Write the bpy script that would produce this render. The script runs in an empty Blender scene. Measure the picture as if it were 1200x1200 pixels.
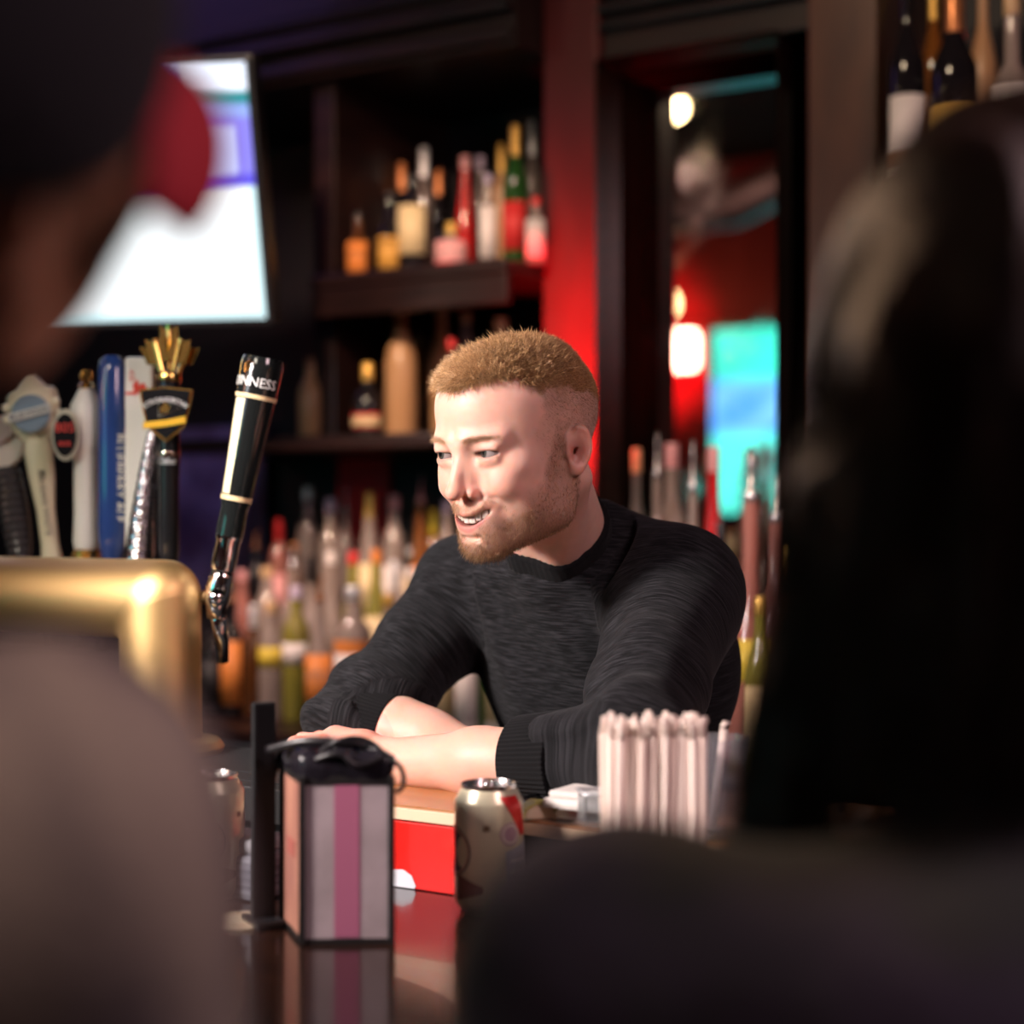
import bpy, bmesh, math, random
import numpy as np
from mathutils import Vector, Matrix
random.seed(7); np.random.seed(7)
SC = bpy.context.scene
COL = SC.collection
F = 1900.0          # focal length in pixels of a 1200 px frame
CZ = 1.45           # camera height
# ------------------------------------------------------------ camera
cam = bpy.data.objects.new('camera', bpy.data.cameras.new('camera')); COL.objects.link(cam)
cam.location = (0, 0, CZ); cam.rotation_euler = (math.pi/2, 0, 0)
cam.data.sensor_width = 36; cam.data.lens = 36*F/1200
cam.data.clip_start = 0.05; cam.data.clip_end = 60
cam.data.dof.use_dof = True; cam.data.dof.focus_distance = 1.76; cam.data.dof.aperture_fstop = 1.9
SC.camera = cam
SC.view_settings.view_transform = 'Standard'; SC.view_settings.look = 'None'
SC.view_settings.exposure = 0.0; SC.view_settings.gamma = 1.0; SC.view_settings.use_curve_mapping = False
# ------------------------------------------------------------ world: a dim, faintly violet room
wd = bpy.data.worlds.new('world'); SC.world = wd; wd.use_nodes = True
wd.node_tree.nodes['Background'].inputs[0].default_value = (0.35, 0.22, 0.42, 1)
wd.node_tree.nodes['Background'].inputs[1].default_value = 0.015

# bar axes: A runs along the bar to the right and nearer, B runs from the guests to the back bar
ca, sa = 0.851, 0.525
ROT = -math.atan2(sa, ca)
def W(a, b, z=0.0): return Vector((a*ca + b*sa, -a*sa + b*ca, z))
def AB(p): return (p[0]*ca - p[1]*sa, p[0]*sa + p[1]*ca)
def P(px, py, d): return Vector(((px-600)/F*d, d, CZ-(py-600)/F*d))
def rb(px, b):
    t = (px-600)/F; return b/(sa*t+ca)
def pa(px, b):
    t = (px-600)/F; r = rb(px, b); return r*(ca*t-sa)
def pz(px, py, b): return CZ-(py-600)/F*rb(px, b)

def lamp(name, kind, loc, power, col, size=0.1, aim=None, spot=60, blend=0.5):
    l = bpy.data.lights.new(name, kind); l.energy = power; l.color = col
    if kind == 'AREA': l.size = size
    else: l.shadow_soft_size = size
    if kind == 'SPOT': l.spot_size = math.radians(spot); l.spot_blend = blend
    o = bpy.data.objects.new(name, l); COL.objects.link(o); o.location = loc
    if aim is not None:
        o.rotation_euler = (Vector(aim)-Vector(loc)).to_track_quat('-Z', 'Y').to_euler()
    return o
# ------------------------------------------------------------ lights of the room, with fill and added accent spots
HEAD = P(608, 512, 1.77)
lamp('bar_spot', 'SPOT', (-1.28, 1.02, 1.98), 240, (1.0, .86, .82), .16, (0.0, 1.80, 1.35), 48, .6)
lamp('bar_fill', 'AREA', (0.9, 0.5, 2.3), 13, (1.0, .68, .72), .5, (0.1, 1.9, 1.3))
lamp('tap_spot', 'SPOT', (-0.95, 0.9, 2.2), 38, (1.0, .88, .72), .22, (-.55, 2.0, 1.4), 34, .6)
lamp('shelf_spot', 'SPOT', W(-1.35, .9, 2.75), 230, (1.0, .70, .50), .08, W(-2.15, 2.8, 1.72), 34, .8)
lamp('counter_spot', 'SPOT', W(-2.1, 1.7, 2.2), 72, (1.0, .72, .60), .1, W(-2.05, 2.6, 1.1), 70, .8)
lamp('added_rim_spot', 'SPOT', (-0.25, 1.45, 1.85), 12, (1.0, .60, .34), .1, (.25, .8, 1.35), 40, .8)  # added lamp without a fixture, gives the right guest's hair a warm rim
lamp('added_counter_spot', 'SPOT', W(-1.0, 1.7, 2.3), 26, (1.0, .66, .48), .08, W(-1.05, 2.6, 1.25), 60, .8)  # added lamp without a fixture, brightens the bottles by the mirror
lamp('added_violet_spot', 'SPOT', W(-2.2, 1.9, 2.6), 22, (.45, .25, 1.0), .1, W(pa(235,3.0), 3.0, 1.5), 16, .8)  # added lamp without a fixture, casts violet onto the low counter mirror
lamp('right_spot', 'SPOT', W(-1.0, 1.3, 2.9), 38, (1.0, .74, .50), .06, W(-.9, 2.75, 1.95), 70, .8)
lamp('added_red_spot', 'SPOT', W(-1.50, 2.30, 1.30), 150, (1.0, .01, .02), .04, W(-1.545, 2.72, 1.72), 44, .9)  # added lamp without a fixture, makes the pilaster's red glow
lamp('violet_glow', 'AREA', W(-3.0, 1.9, 2.9), 1.0, (.45, .25, 1.0), .6, W(-2.6, 2.7, 1.6))
lamp('guest_light', 'SPOT', (-0.7, -.1, 2.4), 17, (1.0, .75, .6), .2, (-.30, .5, 1.25), 38, .7)

# ------------------------------------------------------------ materials
def mat(name, col=(.5,.5,.5), rough=.5, metal=0.0, trans=0.0, emit=None, estr=1.0, noise=None, bump=None,
        sheen=0.0, coat=0.0, ior=1.45, attr=None, sss=0.0, spec=.5):
    m = bpy.data.materials.new(name); m.use_nodes = True
    nt = m.node_tree; b = nt.nodes['Principled BSDF']
    b.inputs['Base Color'].default_value = (*col, 1); b.inputs['Roughness'].default_value = rough
    b.inputs['Metallic'].default_value = metal; b.inputs['Transmission Weight'].default_value = trans
    b.inputs['IOR'].default_value = ior; b.inputs['Specular IOR Level'].default_value = spec
    b.inputs['Sheen Weight'].default_value = sheen; b.inputs['Coat Weight'].default_value = coat
    if sss:
        b.inputs['Subsurface Weight'].default_value = sss
        b.inputs['Subsurface Radius'].default_value = (1, .35, .2); b.inputs['Subsurface Scale'].default_value = .006
    if emit:
        b.inputs['Emission Color'].default_value = (*emit, 1); b.inputs['Emission Strength'].default_value = estr
    tc = nt.nodes.new('ShaderNodeTexCoord')
    if attr:
        at = nt.nodes.new('ShaderNodeAttribute'); at.attribute_name = 'Col'
        nt.links.new(at.outputs['Color'], b.inputs['Base Color'])
        if attr == 'emit':
            nt.links.new(at.outputs['Color'], b.inputs['Emission Color']); b.inputs['Emission Strength'].default_value = estr
            nt.links.remove(b.inputs['Base Color'].links[0]); b.inputs['Base Color'].default_value = (.01,.01,.01,1)
    if noise:           # (second colour, scale vector, low, high)
        c2, sc, lo, hi = noise
        mp = nt.nodes.new('ShaderNodeMapping'); mp.inputs['Scale'].default_value = sc
        nz = nt.nodes.new('ShaderNodeTexNoise'); nz.inputs['Scale'].default_value = 1; nz.inputs['Detail'].default_value = 5
        rp = nt.nodes.new('ShaderNodeMapRange'); rp.inputs[1].default_value = lo; rp.inputs[2].default_value = hi
        mx = nt.nodes.new('ShaderNodeMix'); mx.data_type = 'RGBA'
        mx.inputs[6].default_value = (*col, 1); mx.inputs[7].default_value = (*c2, 1)
        nt.links.new(tc.outputs['Object'], mp.inputs[0]); nt.links.new(mp.outputs[0], nz.inputs['Vector'])
        nt.links.new(nz.outputs[0], rp.inputs[0]); nt.links.new(rp.outputs[0], mx.inputs[0])
        nt.links.new(mx.outputs[2], b.inputs['Base Color'])
    if bump:            # (scale vector, strength, distance)
        sc, st, di = bump
        mp = nt.nodes.new('ShaderNodeMapping'); mp.inputs['Scale'].default_value = sc
        nz = nt.nodes.new('ShaderNodeTexNoise'); nz.inputs['Scale'].default_value = 1; nz.inputs['Detail'].default_value = 4
        bp = nt.nodes.new('ShaderNodeBump'); bp.inputs['Strength'].default_value = st; bp.inputs['Distance'].default_value = di
        nt.links.new(tc.outputs['Object'], mp.inputs[0]); nt.links.new(mp.outputs[0], nz.inputs['Vector'])
        nt.links.new(nz.outputs[0], bp.inputs['Height']); nt.links.new(bp.outputs[0], b.inputs['Normal'])
    return m
_mc = {}
def cm(col, rough=.45, metal=0.0, trans=0.0, **k):       # cached plain material
    key = (tuple(col), rough, metal, trans, tuple(sorted(k.items())))
    if key not in _mc: _mc[key] = mat('tint', col, rough, metal, trans, **k)
    return _mc[key]

# ------------------------------------------------------------ object helpers
def tag(o, label=None, cat=None, group=None, kind=None):
    if label: o['label'] = label
    if cat: o['category'] = cat
    if group: o['group'] = group
    if kind: o['kind'] = kind
    return o
def empty(name, loc=(0,0,0), rz=0.0, label=None, cat=None, group=None, kind=None):
    o = bpy.data.objects.new(name, None); COL.objects.link(o); o.location = loc; o.rotation_euler = (0,0,rz)
    o.empty_display_size = .05
    return tag(o, label, cat, group, kind)
def link(name, me, m=None, parent=None, loc=None, rot=None, smooth=False):
    if m is not None and not me.materials: me.materials.append(m)
    o = bpy.data.objects.new(name, me); COL.objects.link(o)
    if parent is not None: o.parent = parent
    if loc is not None: o.location = loc
    if rot is not None: o.rotation_euler = rot
    if smooth: me.shade_smooth()
    return o
def mesh(vs, fs, name='m'):
    me = bpy.data.meshes.new(name); me.from_pydata([tuple(v) for v in vs], [], [tuple(f) for f in fs]); me.update(); return me
def box_me(x0, x1, y0, y1, z0, z1, bev=0.0):
    bm = bmesh.new(); bmesh.ops.create_cube(bm, size=1)
    for v in bm.verts:
        v.co = Vector(((x0+x1)/2+v.co.x*(x1-x0), (y0+y1)/2+v.co.y*(y1-y0), (z0+z1)/2+v.co.z*(z1-z0)))
    if bev: bmesh.ops.bevel(bm, geom=bm.edges[:], offset=bev, segments=2, affect='EDGES', profile=.6)
    me = bpy.data.meshes.new('m'); bm.to_mesh(me); bm.free(); return me
def lathe_me(prof, n=28, closed=True):
    vs, fs = [], []
    for r, z in prof:
        for i in range(n):
            a = 2*math.pi*i/n; vs.append((r*math.cos(a), r*math.sin(a), z))
    for k in range(len(prof)-1):
        for i in range(n):
            j = (i+1) % n; fs.append((k*n+i, k*n+j, (k+1)*n+j, (k+1)*n+i))
    if closed:
        fs.append(tuple(range(n-1, -1, -1))); fs.append(tuple((len(prof)-1)*n+i for i in range(n)))
    me = mesh(vs, fs)
    me.shade_smooth()
    try: me.set_sharp_from_angle(angle=math.radians(40))
    except Exception: pass
    return me
def sweep(path, rad, n=10, closed=False, cap=True):
    path = [Vector(p) for p in path]; N = len(path); vs, fs = [], []
    rads = rad if hasattr(rad, '__len__') else [rad]*N
    up = None
    for i, p in enumerate(path):
        if closed: t = path[(i+1) % N]-path[i-1]
        else: t = path[min(i+1, N-1)]-path[max(i-1, 0)]
        t.normalize()
        if up is None:
            up = Vector((0,0,1)) if abs(t.z) < .9 else Vector((1,0,0))
        s = t.cross(up).normalized(); up = s.cross(t).normalized()
        for k in range(n):
            a = 2*math.pi*k/n; vs.append(p+(s*math.cos(a)+up*math.sin(a))*rads[i])
    M = N if closed else N-1
    for i in range(M):
        for k in range(n):
            k2 = (k+1) % n; i2 = (i+1) % N; fs.append((i*n+k, i*n+k2, i2*n+k2, i2*n+k))
    if cap and not closed:
        fs.append(tuple(range(n-1, -1, -1))); fs.append(tuple((N-1)*n+k for k in range(n)))
    me = mesh(vs, fs); me.shade_smooth(); return me
def prism_me(pts, y0, y1, bev=0.0):      # outline in x,z ; thickness along y
    bm = bmesh.new(); v = [bm.verts.new((x, y0, z)) for x, z in pts]; f = bm.faces.new(v)
    r = bmesh.ops.extrude_face_region(bm, geom=[f])
    for e in r['geom']:
        if isinstance(e, bmesh.types.BMVert): e.co.y = y1
    bmesh.ops.recalc_face_normals(bm, faces=bm.faces[:])
    if bev: bmesh.ops.bevel(bm, geom=bm.edges[:], offset=bev, segments=2, affect='EDGES')
    me = bpy.data.meshes.new('m'); bm.to_mesh(me); bm.free(); return me
def join_me(parts):       # list of (mesh, matrix)
    vs, fs = [], []
    for me, M in parts:
        o = len(vs); vs += [tuple(M @ v.co) for v in me.vertices]; fs += [tuple(i+o for i in p.vertices) for p in me.polygons]
    return mesh(vs, fs)
def text_me(s, size, ext=.0004, wrap=None, align='CENTER', bend=None):
    c = bpy.data.curves.new('t', 'FONT'); c.body = s; c.size = size; c.align_x = align; c.align_y = 'CENTER'
    c.extrude = ext; c.resolution_u = 2
    o = bpy.data.objects.new('t', c); COL.objects.link(o)
    dg = bpy.context.evaluated_depsgraph_get(); me = bpy.data.meshes.new_from_object(o.evaluated_get(dg))
    bpy.data.objects.remove(o); me.materials.clear()
    for v in me.vertices:       # stand the text up: reads along +x, faces -y
        x, y, z = v.co
        if bend: a = x/bend; x, y = (bend+y)*math.sin(a), (bend+y)*math.cos(a)-bend
        if wrap: a = x/wrap; v.co = ((wrap+z)*math.sin(a), -(wrap+z)*math.cos(a), y)
        else: v.co = (x, -z, y)
    me.update(); return me

# ------------------------------------------------------------ distance-field modelling (organic bodies)
def nrm(v): return np.sqrt((v*v).sum(-1))
def sph(Q, c, r): return nrm(Q-np.array(c))-r
def ell(Q, c, r):
    r = np.array(r); q = (Q-np.array(c)); k0 = nrm(q/r); k1 = nrm(q/(r*r)); return k0*(k0-1)/np.maximum(k1, 1e-6)
def cone(Q, a, b, ra, rb_):
    a = np.array(a, float); b = np.array(b, float); ab = b-a
    t = np.clip(((Q-a)@ab)/max(ab@ab, 1e-12), 0, 1)
    return nrm(Q-a-t[:,None]*ab)-(ra+(rb_-ra)*t)
def smin(a, b, k):
    h = np.clip(.5+.5*(b-a)/k, 0, 1); return b*(1-h)+a*h-k*h*(1-h)
def smax(a, b, k): return -smin(-a, -b, k)
def chain(Q, pts, rads, k=.004):
    d = None
    for i in range(len(pts)-1):
        c = cone(Q, pts[i], pts[i+1], rads[i], rads[i+1]); d = c if d is None else np.minimum(d, c) if k == 0 else smin(d, c, k)
    return d
def surface(sdf, lo, hi, h, margin=1.5):
    lo = np.array(lo, float); hi = np.array(hi, float)
    size = 32; n = np.ceil((hi-lo)/(h*size)).astype(int)
    B = np.stack(np.meshgrid(*[np.arange(k) for k in n], indexing='ij'), -1).reshape(-1, 3)*size
    def ev(idx):
        out = np.empty(len(idx))
        for s in range(0, len(idx), 400000): out[s:s+400000] = sdf(lo+idx[s:s+400000]*h)
        return out
    while True:
        d = ev(B+size/2); B = B[np.abs(d) < size*h*.87*margin+h]
        if size == 4: break
        size //= 2
        o = np.stack(np.meshgrid([0,1],[0,1],[0,1], indexing='ij'), -1).reshape(-1, 3)*size
        B = (B[:,None,:]+o[None]).reshape(-1, 3)
    g = np.stack(np.meshgrid(*[np.arange(5)]*3, indexing='ij'), -1).reshape(-1, 3)
    NX = 1 << 20
    D = ev((B[:,None,:]+g[None]).reshape(-1, 3)).reshape(-1, 5, 5, 5)
    key = lambda I: (I[...,0]*NX+I[...,1])*NX+I[...,2]
    cr = np.stack(np.meshgrid([0,1],[0,1],[0,1], indexing='ij'), -1).reshape(-1, 3)
    C = np.stack([D[:, c[0]:c[0]+4, c[1]:c[1]+4, c[2]:c[2]+4] for c in cr], -1)    # blocks,4,4,4,8
    neg = (C < 0).sum(-1); bi, x, y, z = np.nonzero((neg > 0) & (neg < 8))
    V = C[bi, x, y, z]; I = B[bi]+np.stack([x, y, z], -1)
    acc = np.zeros((len(V), 3)); cnt = np.zeros(len(V))
    for i in range(8):
        for j in range(i+1, 8):
            if np.abs(cr[i]-cr[j]).sum() != 1: continue
            a, b = V[:,i], V[:,j]; m = (a < 0) != (b < 0); t = np.where(m, a/np.where(m, a-b, 1), 0)
            p = cr[i]+t[:,None]*(cr[j]-cr[i]); acc += p*m[:,None]; cnt += m
    pos = lo+(I+acc/cnt[:,None])*h
    K = key(I.astype(np.int64)); order = np.argsort(K); Ks = K[order]; pos = pos[order]
    faces = []
    for ax in range(3):
        u, v = (ax+1) % 3, (ax+2) % 3
        s0 = D[:, :4, :4, :4]; sl = [slice(0,4)]*3; sl[ax] = slice(1,5); s1 = D[(slice(None), *sl)]
        bi, x, y, z = np.nonzero((s0 < 0) != (s1 < 0)); J = (B[bi]+np.stack([x, y, z], -1)).astype(np.int64)
        inside = s0[bi, x, y, z] < 0
        q = []
        for du, dv in ((0,0),(1,0),(1,1),(0,1)):
            T = J.copy(); T[:,u] -= du; T[:,v] -= dv; kk = key(T); w = np.clip(np.searchsorted(Ks, kk), 0, len(Ks)-1)
            q.append(np.where(Ks[w] == kk, w, -1))
        q = np.stack(q, -1); ok = (q >= 0).all(-1); q = q[ok]; inside = inside[ok]
        q[~inside] = q[~inside][:, ::-1]; faces.append(q)
    return pos, np.concatenate(faces)
def fast_mesh(pos, quads, col=None, name='m'):
    me = bpy.data.meshes.new(name); n = quads.shape[1]
    me.vertices.add(len(pos)); me.vertices.foreach_set('co', np.asarray(pos, np.float32).ravel())
    me.loops.add(quads.size); me.loops.foreach_set('vertex_index', np.asarray(quads, np.int32).ravel())
    me.polygons.add(len(quads)); me.polygons.foreach_set('loop_start', np.arange(0, quads.size, n, dtype=np.int32))
    me.update(calc_edges=True); me.validate()
    if col is not None:
        at = me.color_attributes.new('Col', 'FLOAT_COLOR', 'POINT')
        c = np.ones((len(pos), 4), np.float32); c[:,:3] = col; at.data.foreach_set('color', c.ravel())
    me.shade_smooth(); return me
def largest(pos, quads):      # keep the biggest connected piece
    lab = np.arange(len(pos))
    E = np.concatenate([quads[:, [i, (i+1) % 4]] for i in range(4)])
    while True:
        m = np.minimum(lab[E[:,0]], lab[E[:,1]]); old = lab.copy()
        np.minimum.at(lab, E[:,0], m); np.minimum.at(lab, E[:,1], m); lab = lab[lab]; lab = lab[lab]
        if (lab == old).all(): break
    ids, cnt = np.unique(lab, return_counts=True); keep = lab == ids[cnt.argmax()]
    new = np.cumsum(keep)-1; return pos[keep], new[quads[keep[quads].all(1)]]
def relax(pos, quads, it=1, f=.5):
    for _ in range(it):
        acc = np.zeros_like(pos); cnt = np.zeros(len(pos))
        for i in range(4):
            a, b = quads[:,i], quads[:,(i+1) % 4]
            np.add.at(acc, a, pos[b]); np.add.at(cnt, a, 1); np.add.at(acc, b, pos[a]); np.add.at(cnt, b, 1)
        pos = pos*(1-f)+f*acc/np.maximum(cnt, 1)[:,None]
    return pos
def grad(sdf, X, e=.0015):
    g = np.stack([sdf(X+np.array(o))-sdf(X-np.array(o)) for o in ((e,0,0),(0,e,0),(0,0,e))], -1)
    return g/np.maximum(nrm(g), 1e-9)[:,None]
def strands(root, direc, length, r0, name='m', bend=None, seg=2):
    n = len(root); direc = direc/nrm(direc)[:,None]
    u = np.cross(direc, np.array([.3,.5,.81])); u /= nrm(u)[:,None]; v = np.cross(direc, u)
    bend = np.zeros_like(root) if bend is None else bend
    rings = []
    for s in range(seg):
        t = s/seg; c = root+direc*(length*t)[:,None]+bend*(t*t)
        for k in range(3):
            a = 2*math.pi*k/3; rings.append(c+(u*math.cos(a)+v*math.sin(a))*(np.asarray(r0)*(1-.5*t)).reshape(-1,1))
    tip = root+direc*length[:,None]+bend
    P_ = np.stack(rings+[tip], 1); m = 3*seg+1; base = np.arange(n)*m; T = []
    for s in range(seg-1):
        for k in range(3):
            k2 = (k+1) % 3; a, b, c, d = s*3+k, s*3+k2, (s+1)*3+k2, (s+1)*3+k
            T += [(a,b,c), (a,c,d)]
    for k in range(3): T.append(((seg-1)*3+k, (seg-1)*3+(k+1) % 3, m-1))
    T = np.array(T); tris = (base[:,None,None]+T[None]).reshape(-1, 3)
    return fast_mesh(P_.reshape(-1, 3), tris, None, name)
def vnoise(X, s, seed=0):       # cheap smooth value noise for shapes, vectorised
    X = X*s+seed*17.3; i = np.floor(X).astype(np.int64); f = X-i; f = f*f*(3-2*f); out = 0
    for c in ((0,0,0),(1,0,0),(0,1,0),(0,0,1),(1,1,0),(1,0,1),(0,1,1),(1,1,1)):
        j = i+np.array(c); h = (j[:,0]*73856093) ^ (j[:,1]*19349663) ^ (j[:,2]*83492791); h = (h*2654435761) & 0xffffffff
        h = ((h ^ (h >> 15))*2246822519) & 0xffffffff
        w = np.prod([f[:,k] if c[k] else 1-f[:,k] for k in range(3)], axis=0); out = out+w*((h & 0xffff)/65535.0)
    return out
# ============================================================ ROOM SHELL
M_dark = mat('dark_wall', (.020,.012,.016), .8, bump=((30,30,30), .3, .003))
M_plaster = mat('red_wall', (.30,.02,.02), .75, bump=((18,18,18), .3, .004))
def slab(name, a0, a1, b0, b1, z0, z1, m, **k):
    o = link(name, box_me(a0, a1, b0, b1, z0, z1), m, None, (0,0,0), (0,0,ROT)); o['kind'] = 'structure'; return o
BM = 2.90                                   # plane of the back bar mirror
slab('floor', -4.6, 3.0, -1.7, 3.3, -.06, 0, mat('floor_tiles', (.03,.022,.02), .4, noise=((.05,.035,.03), (3,3,3), .4, .6)))
slab('ceiling', -4.6, 3.0, -1.7, 3.3, 3.2, 3.26, mat('ceiling_paint', (.02,.014,.014), .9, bump=((9,9,9), .5, .01), spec=0))
slab('wall_back', -4.6, 3.0, 3.2, 3.3, 0, 3.2, M_dark)
slab('wall_left', -4.7, -4.6, -1.7, 3.3, 0, 3.2, M_dark)
slab('wall_right', 3.0, 3.1, -1.7, 3.3, 0, 3.2, M_dark)
slab('wall_front', -4.6, 3.0, -1.8, -1.7, 0, 3.2, M_plaster)

# ============================================================ BACK BAR CABINET
M_wood = mat('mahogany', (.018,.006,.005), .38, coat=.12, noise=((.009,.003,.003), (6,6,40), .35, .65), bump=((12,12,60), .15, .002))
M_woodr = mat('mahogany_panel', (.15,.018,.018), .5, coat=.0, noise=((.09,.012,.012), (8,8,3), .35, .65), bump=((12,12,40), .12, .002))
M_black = mat('black_paint', (.008,.006,.009), .55)
bb = empty('back_bar_cabinet', (0,0,0), ROT, 'tall dark mahogany back bar with shelves, moulded mirror frame and bottle counter', 'cabinet')
def bbx(name, a0, a1, b0, b1, z0, z1, m=M_wood, bev=.004, **k):
    o = link(name, box_me(a0, a1, b0, b1, z0, z1, bev), m, bb)
    for kk, v in k.items(): o[kk] = v
    return o
A = lambda px, b=2.72: pa(px, b)
aP0, aP1 = A(636), A(700)                   # pilaster
aM1 = A(946); aR1 = A(1027)
TOPZ = 2.95
bbx('base_cabinet', -4.2, .9, 2.40, 3.1, 0, 1.0)
bbx('back_counter', -4.2, .9, 2.34, 3.12, 1.0, 1.04, bev=.01)
bbx('bottle_tier', -3.6, .8, 2.60, 2.88, 1.0401, 1.115, M_black)
bbx('bottle_tier', -3.6, .8, 2.74, 2.88, 1.1151, 1.19, M_black)
bbx('back_panel', -4.2, aP0, 3.08, 3.12, 1.04, TOPZ, M_black)
bbx('pilaster', aP0, aP1, 2.72, 3.08, 1.04, TOPZ, M_woodr, .006)
bbx('pilaster', aM1, aR1, 2.72, 3.08, 1.04, TOPZ, mat('mahogany_post', (.10,.038,.022), .34, coat=.2, noise=((.055,.020,.014), (9,9,3), .35, .65)), .006)
bbx('back_panel', aR1, .9, 3.08, 3.12, 1.04, TOPZ, M_black)
aA0 = A(378, 2.62)
bbx('post', aA0-.055, aA0, 2.66, 3.08, pz(400,510,2.6), TOPZ, M_wood)
SZ1 = pz(400, 322, 2.6); SZ2 = pz(400, 510, 2.6); SZR = 1.935
bbx('shelf', aA0, aP0, 2.58, 3.08, SZ1-.028, SZ1)
bbx('shelf', aA0-.5, aP0, 2.58, 3.08, SZ2-.028, SZ2)
bbx('shelf', aR1, .9, 2.58, 3.08, SZR-.028, SZR)
bbx('shelf_apron', aA0, aP0, 2.585, 2.605, SZ1-.085, SZ1-.0281)
bbx('header_beam', aA0-.6, aP0, 2.62, 3.08, pz(400, 88, 2.62), TOPZ)
for k, (b, z) in enumerate(((2.60, 0), (2.585, .05), (2.60, .10))):
    bbx('header_moulding', aA0-.6, aP0, b, 2.62, pz(400, 88, 2.62)+z+.01, pz(400, 88, 2.62)+z+.035, bev=.008)
bbx('cornice', -4.2, .95, 2.5, 3.12, TOPZ, 3.12, bev=.02)
# dim door panel seen between shelf and bottles
bbx('red_panel', A(380,3.0), A(436,3.0), 3.05, 3.079, 1.30, pz(400,528,3.05), mat('red_lacquer', (.75,.015,.025), .4))
# mirror with a stepped, moulded frame (mitred sweep of a profile)
mz1 = pz(850, 82, 2.88); m0, m1 = A(750, 2.88), A(946, 2.88)
def frame_me(a0, a1, z0, z1, prof):          # prof: (distance outwards, b)
    vs, fs = [], []
    for d, b in prof:
        vs += [(a0-d, b, z0-d), (a1+d, b, z0-d), (a1+d, b, z1+d), (a0-d, b, z1+d)]
    for k in range(len(prof)-1):
        for i in range(4):
            j = (i+1) % 4; fs.append((k*4+i, k*4+j, (k+1)*4+j, (k+1)*4+i))
    return mesh(vs, fs)
def bead(d0, d1, b0, h, n=7): return [(d0+(d1-d0)*i/n, b0-h*math.sin(math.pi*i/n)**.6) for i in range(n+1)]
wd_ = abs(m0-aP1)
prof = [(0, 2.885), (0, 2.80)]+bead(.002, .016, 2.80, .010)+[(.028, 2.795), (.028, 2.76)]+bead(.030, .046, 2.76, .012)+[(.058, 2.755), (.058, 2.735)]+bead(.060, .074, 2.735, .012)+[(.082, 2.73)]+bead(.084, .094, 2.72, .010)+[(.099, 2.72)]
prof = [(d*wd_/.099, b) for d, b in prof]
link('frame_inner_face', frame_me(m0, m1, 1.20, mz1, prof[:2]), mat('no_glare_dark', (.008,.004,.003), 1.0, spec=0), bb)  # inner frame face split off, dark and matte to suppress screen glare
fr = frame_me(m0, m1+.0, 1.20, mz1, prof[1:]); fr.shade_smooth()
try: fr.set_sharp_from_angle(angle=math.radians(35))
except Exception: pass
link('mirror_frame', fr, mat('dark_moulding', (.020,.007,.004), .30, coat=.0, spec=.18, noise=((.010,.004,.003), (20,20,60), .35, .65)), bb)
zt = mz1+wd_
bbx('frieze', aP1, aM1, 2.74, 3.08, zt, TOPZ)
for k in range(3): bbx('frieze_moulding', aP1+.001, aM1-.001, 2.715-.008*k, 2.741, zt+.055+.032*k, zt+.072+.032*k, bev=.007)
M_mir = mat('mirror', (.80,.78,.76), .015, 1.0)
nt = M_mir.node_tree; pr = nt.nodes['Principled BSDF']; tc = nt.nodes['Texture Coordinate']; nz = nt.nodes.new('ShaderNodeTexNoise'); nz.inputs['Scale'].default_value = 7; nz.inputs['Detail'].default_value = 6
rp = nt.nodes.new('ShaderNodeMapRange'); rp.inputs[1].default_value = .5; rp.inputs[2].default_value = .75; rp.inputs[3].default_value = .012; rp.inputs[4].default_value = .14
nt.links.new(tc.outputs['Object'], nz.inputs['Vector']); nt.links.new(nz.outputs[0], rp.inputs[0]); nt.links.new(rp.outputs[0], pr.inputs['Roughness'])
link('mirror_glass', box_me(m0-.01, m1+.01, 2.882, 2.89, 1.19, mz1+.01), M_mir, bb)
bbx('mirror_backing', m0-.1, m1+.1, 2.90, 3.08, 1.04, mz1+.1, M_black)
# low mirror behind the left counter; violet reflection painted into its dulled surface
link('counter_mirror', box_me(A(185,3.0), A(300,3.0), 3.03, 3.04, 1.25, 1.66), mat('violet_painted_mirror', (.34,.28,.46), .35, .35, noise=((.10,.06,.12), (5,5,5), .4, .6)), bb)

# ------------------------------------------------------------ what the mirror sees, standing in the room behind the camera
def virt(px, py, breal):                     # point that shows at (px,py) by way of the mirror
    bv = 2*2.882-breal; r = rb(px, bv); a = pa(px, bv); return a, breal, CZ-(py-600)/F*r, r
def screen_me(w, h, nx, nz_, f):             # flat picture on a grid in x,z, colour per vertex
    vs, fs, cl = [], [], []
    for j in range(nz_+1):
        for i in range(nx+1):
            u, v = i/nx, j/nz_; vs.append(((u-.5)*w, 0, (v-.5)*h)); cl.append((*f(u, v), 1))
    for j in range(nz_):
        for i in range(nx):
            k = j*(nx+1)+i; fs.append((k, k+1, k+nx+2, k+nx+1))
    me = mesh(vs, fs); at = me.color_attributes.new('Col', 'FLOAT_COLOR', 'POINT'); at.data.foreach_set('color', [c for t in cl for c in t]); return me
a, b, z, r = virt(834, 600, -1.55); a2, _, z2, _ = virt(834, 388, -1.55)
hT = z2-z; wT = hT*1.7
tv2 = empty('television', tuple(W(a+wT/2, b, (z+z2)/2)), ROT, 'big television with a cyan picture, seen reflected in the tall mirror', 'television')
link('bezel', box_me(-wT/2-.03, wT/2+.03, -.10, -.012, -hT/2-.03, hT/2+.03, .008), cm((.01,.01,.01), .3), tv2)
def pic2(u, v):
    n = .5+.5*math.sin(u*17+v*9)*math.sin(v*13+u*4)
    if v > .72: c = (.05, .55+.35*n, .45+.2*n)
    elif v > .42: c = (.05+.2*n, .25+.4*n, .95)
    else: c = (.10, .85, .70)
    return c
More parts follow.
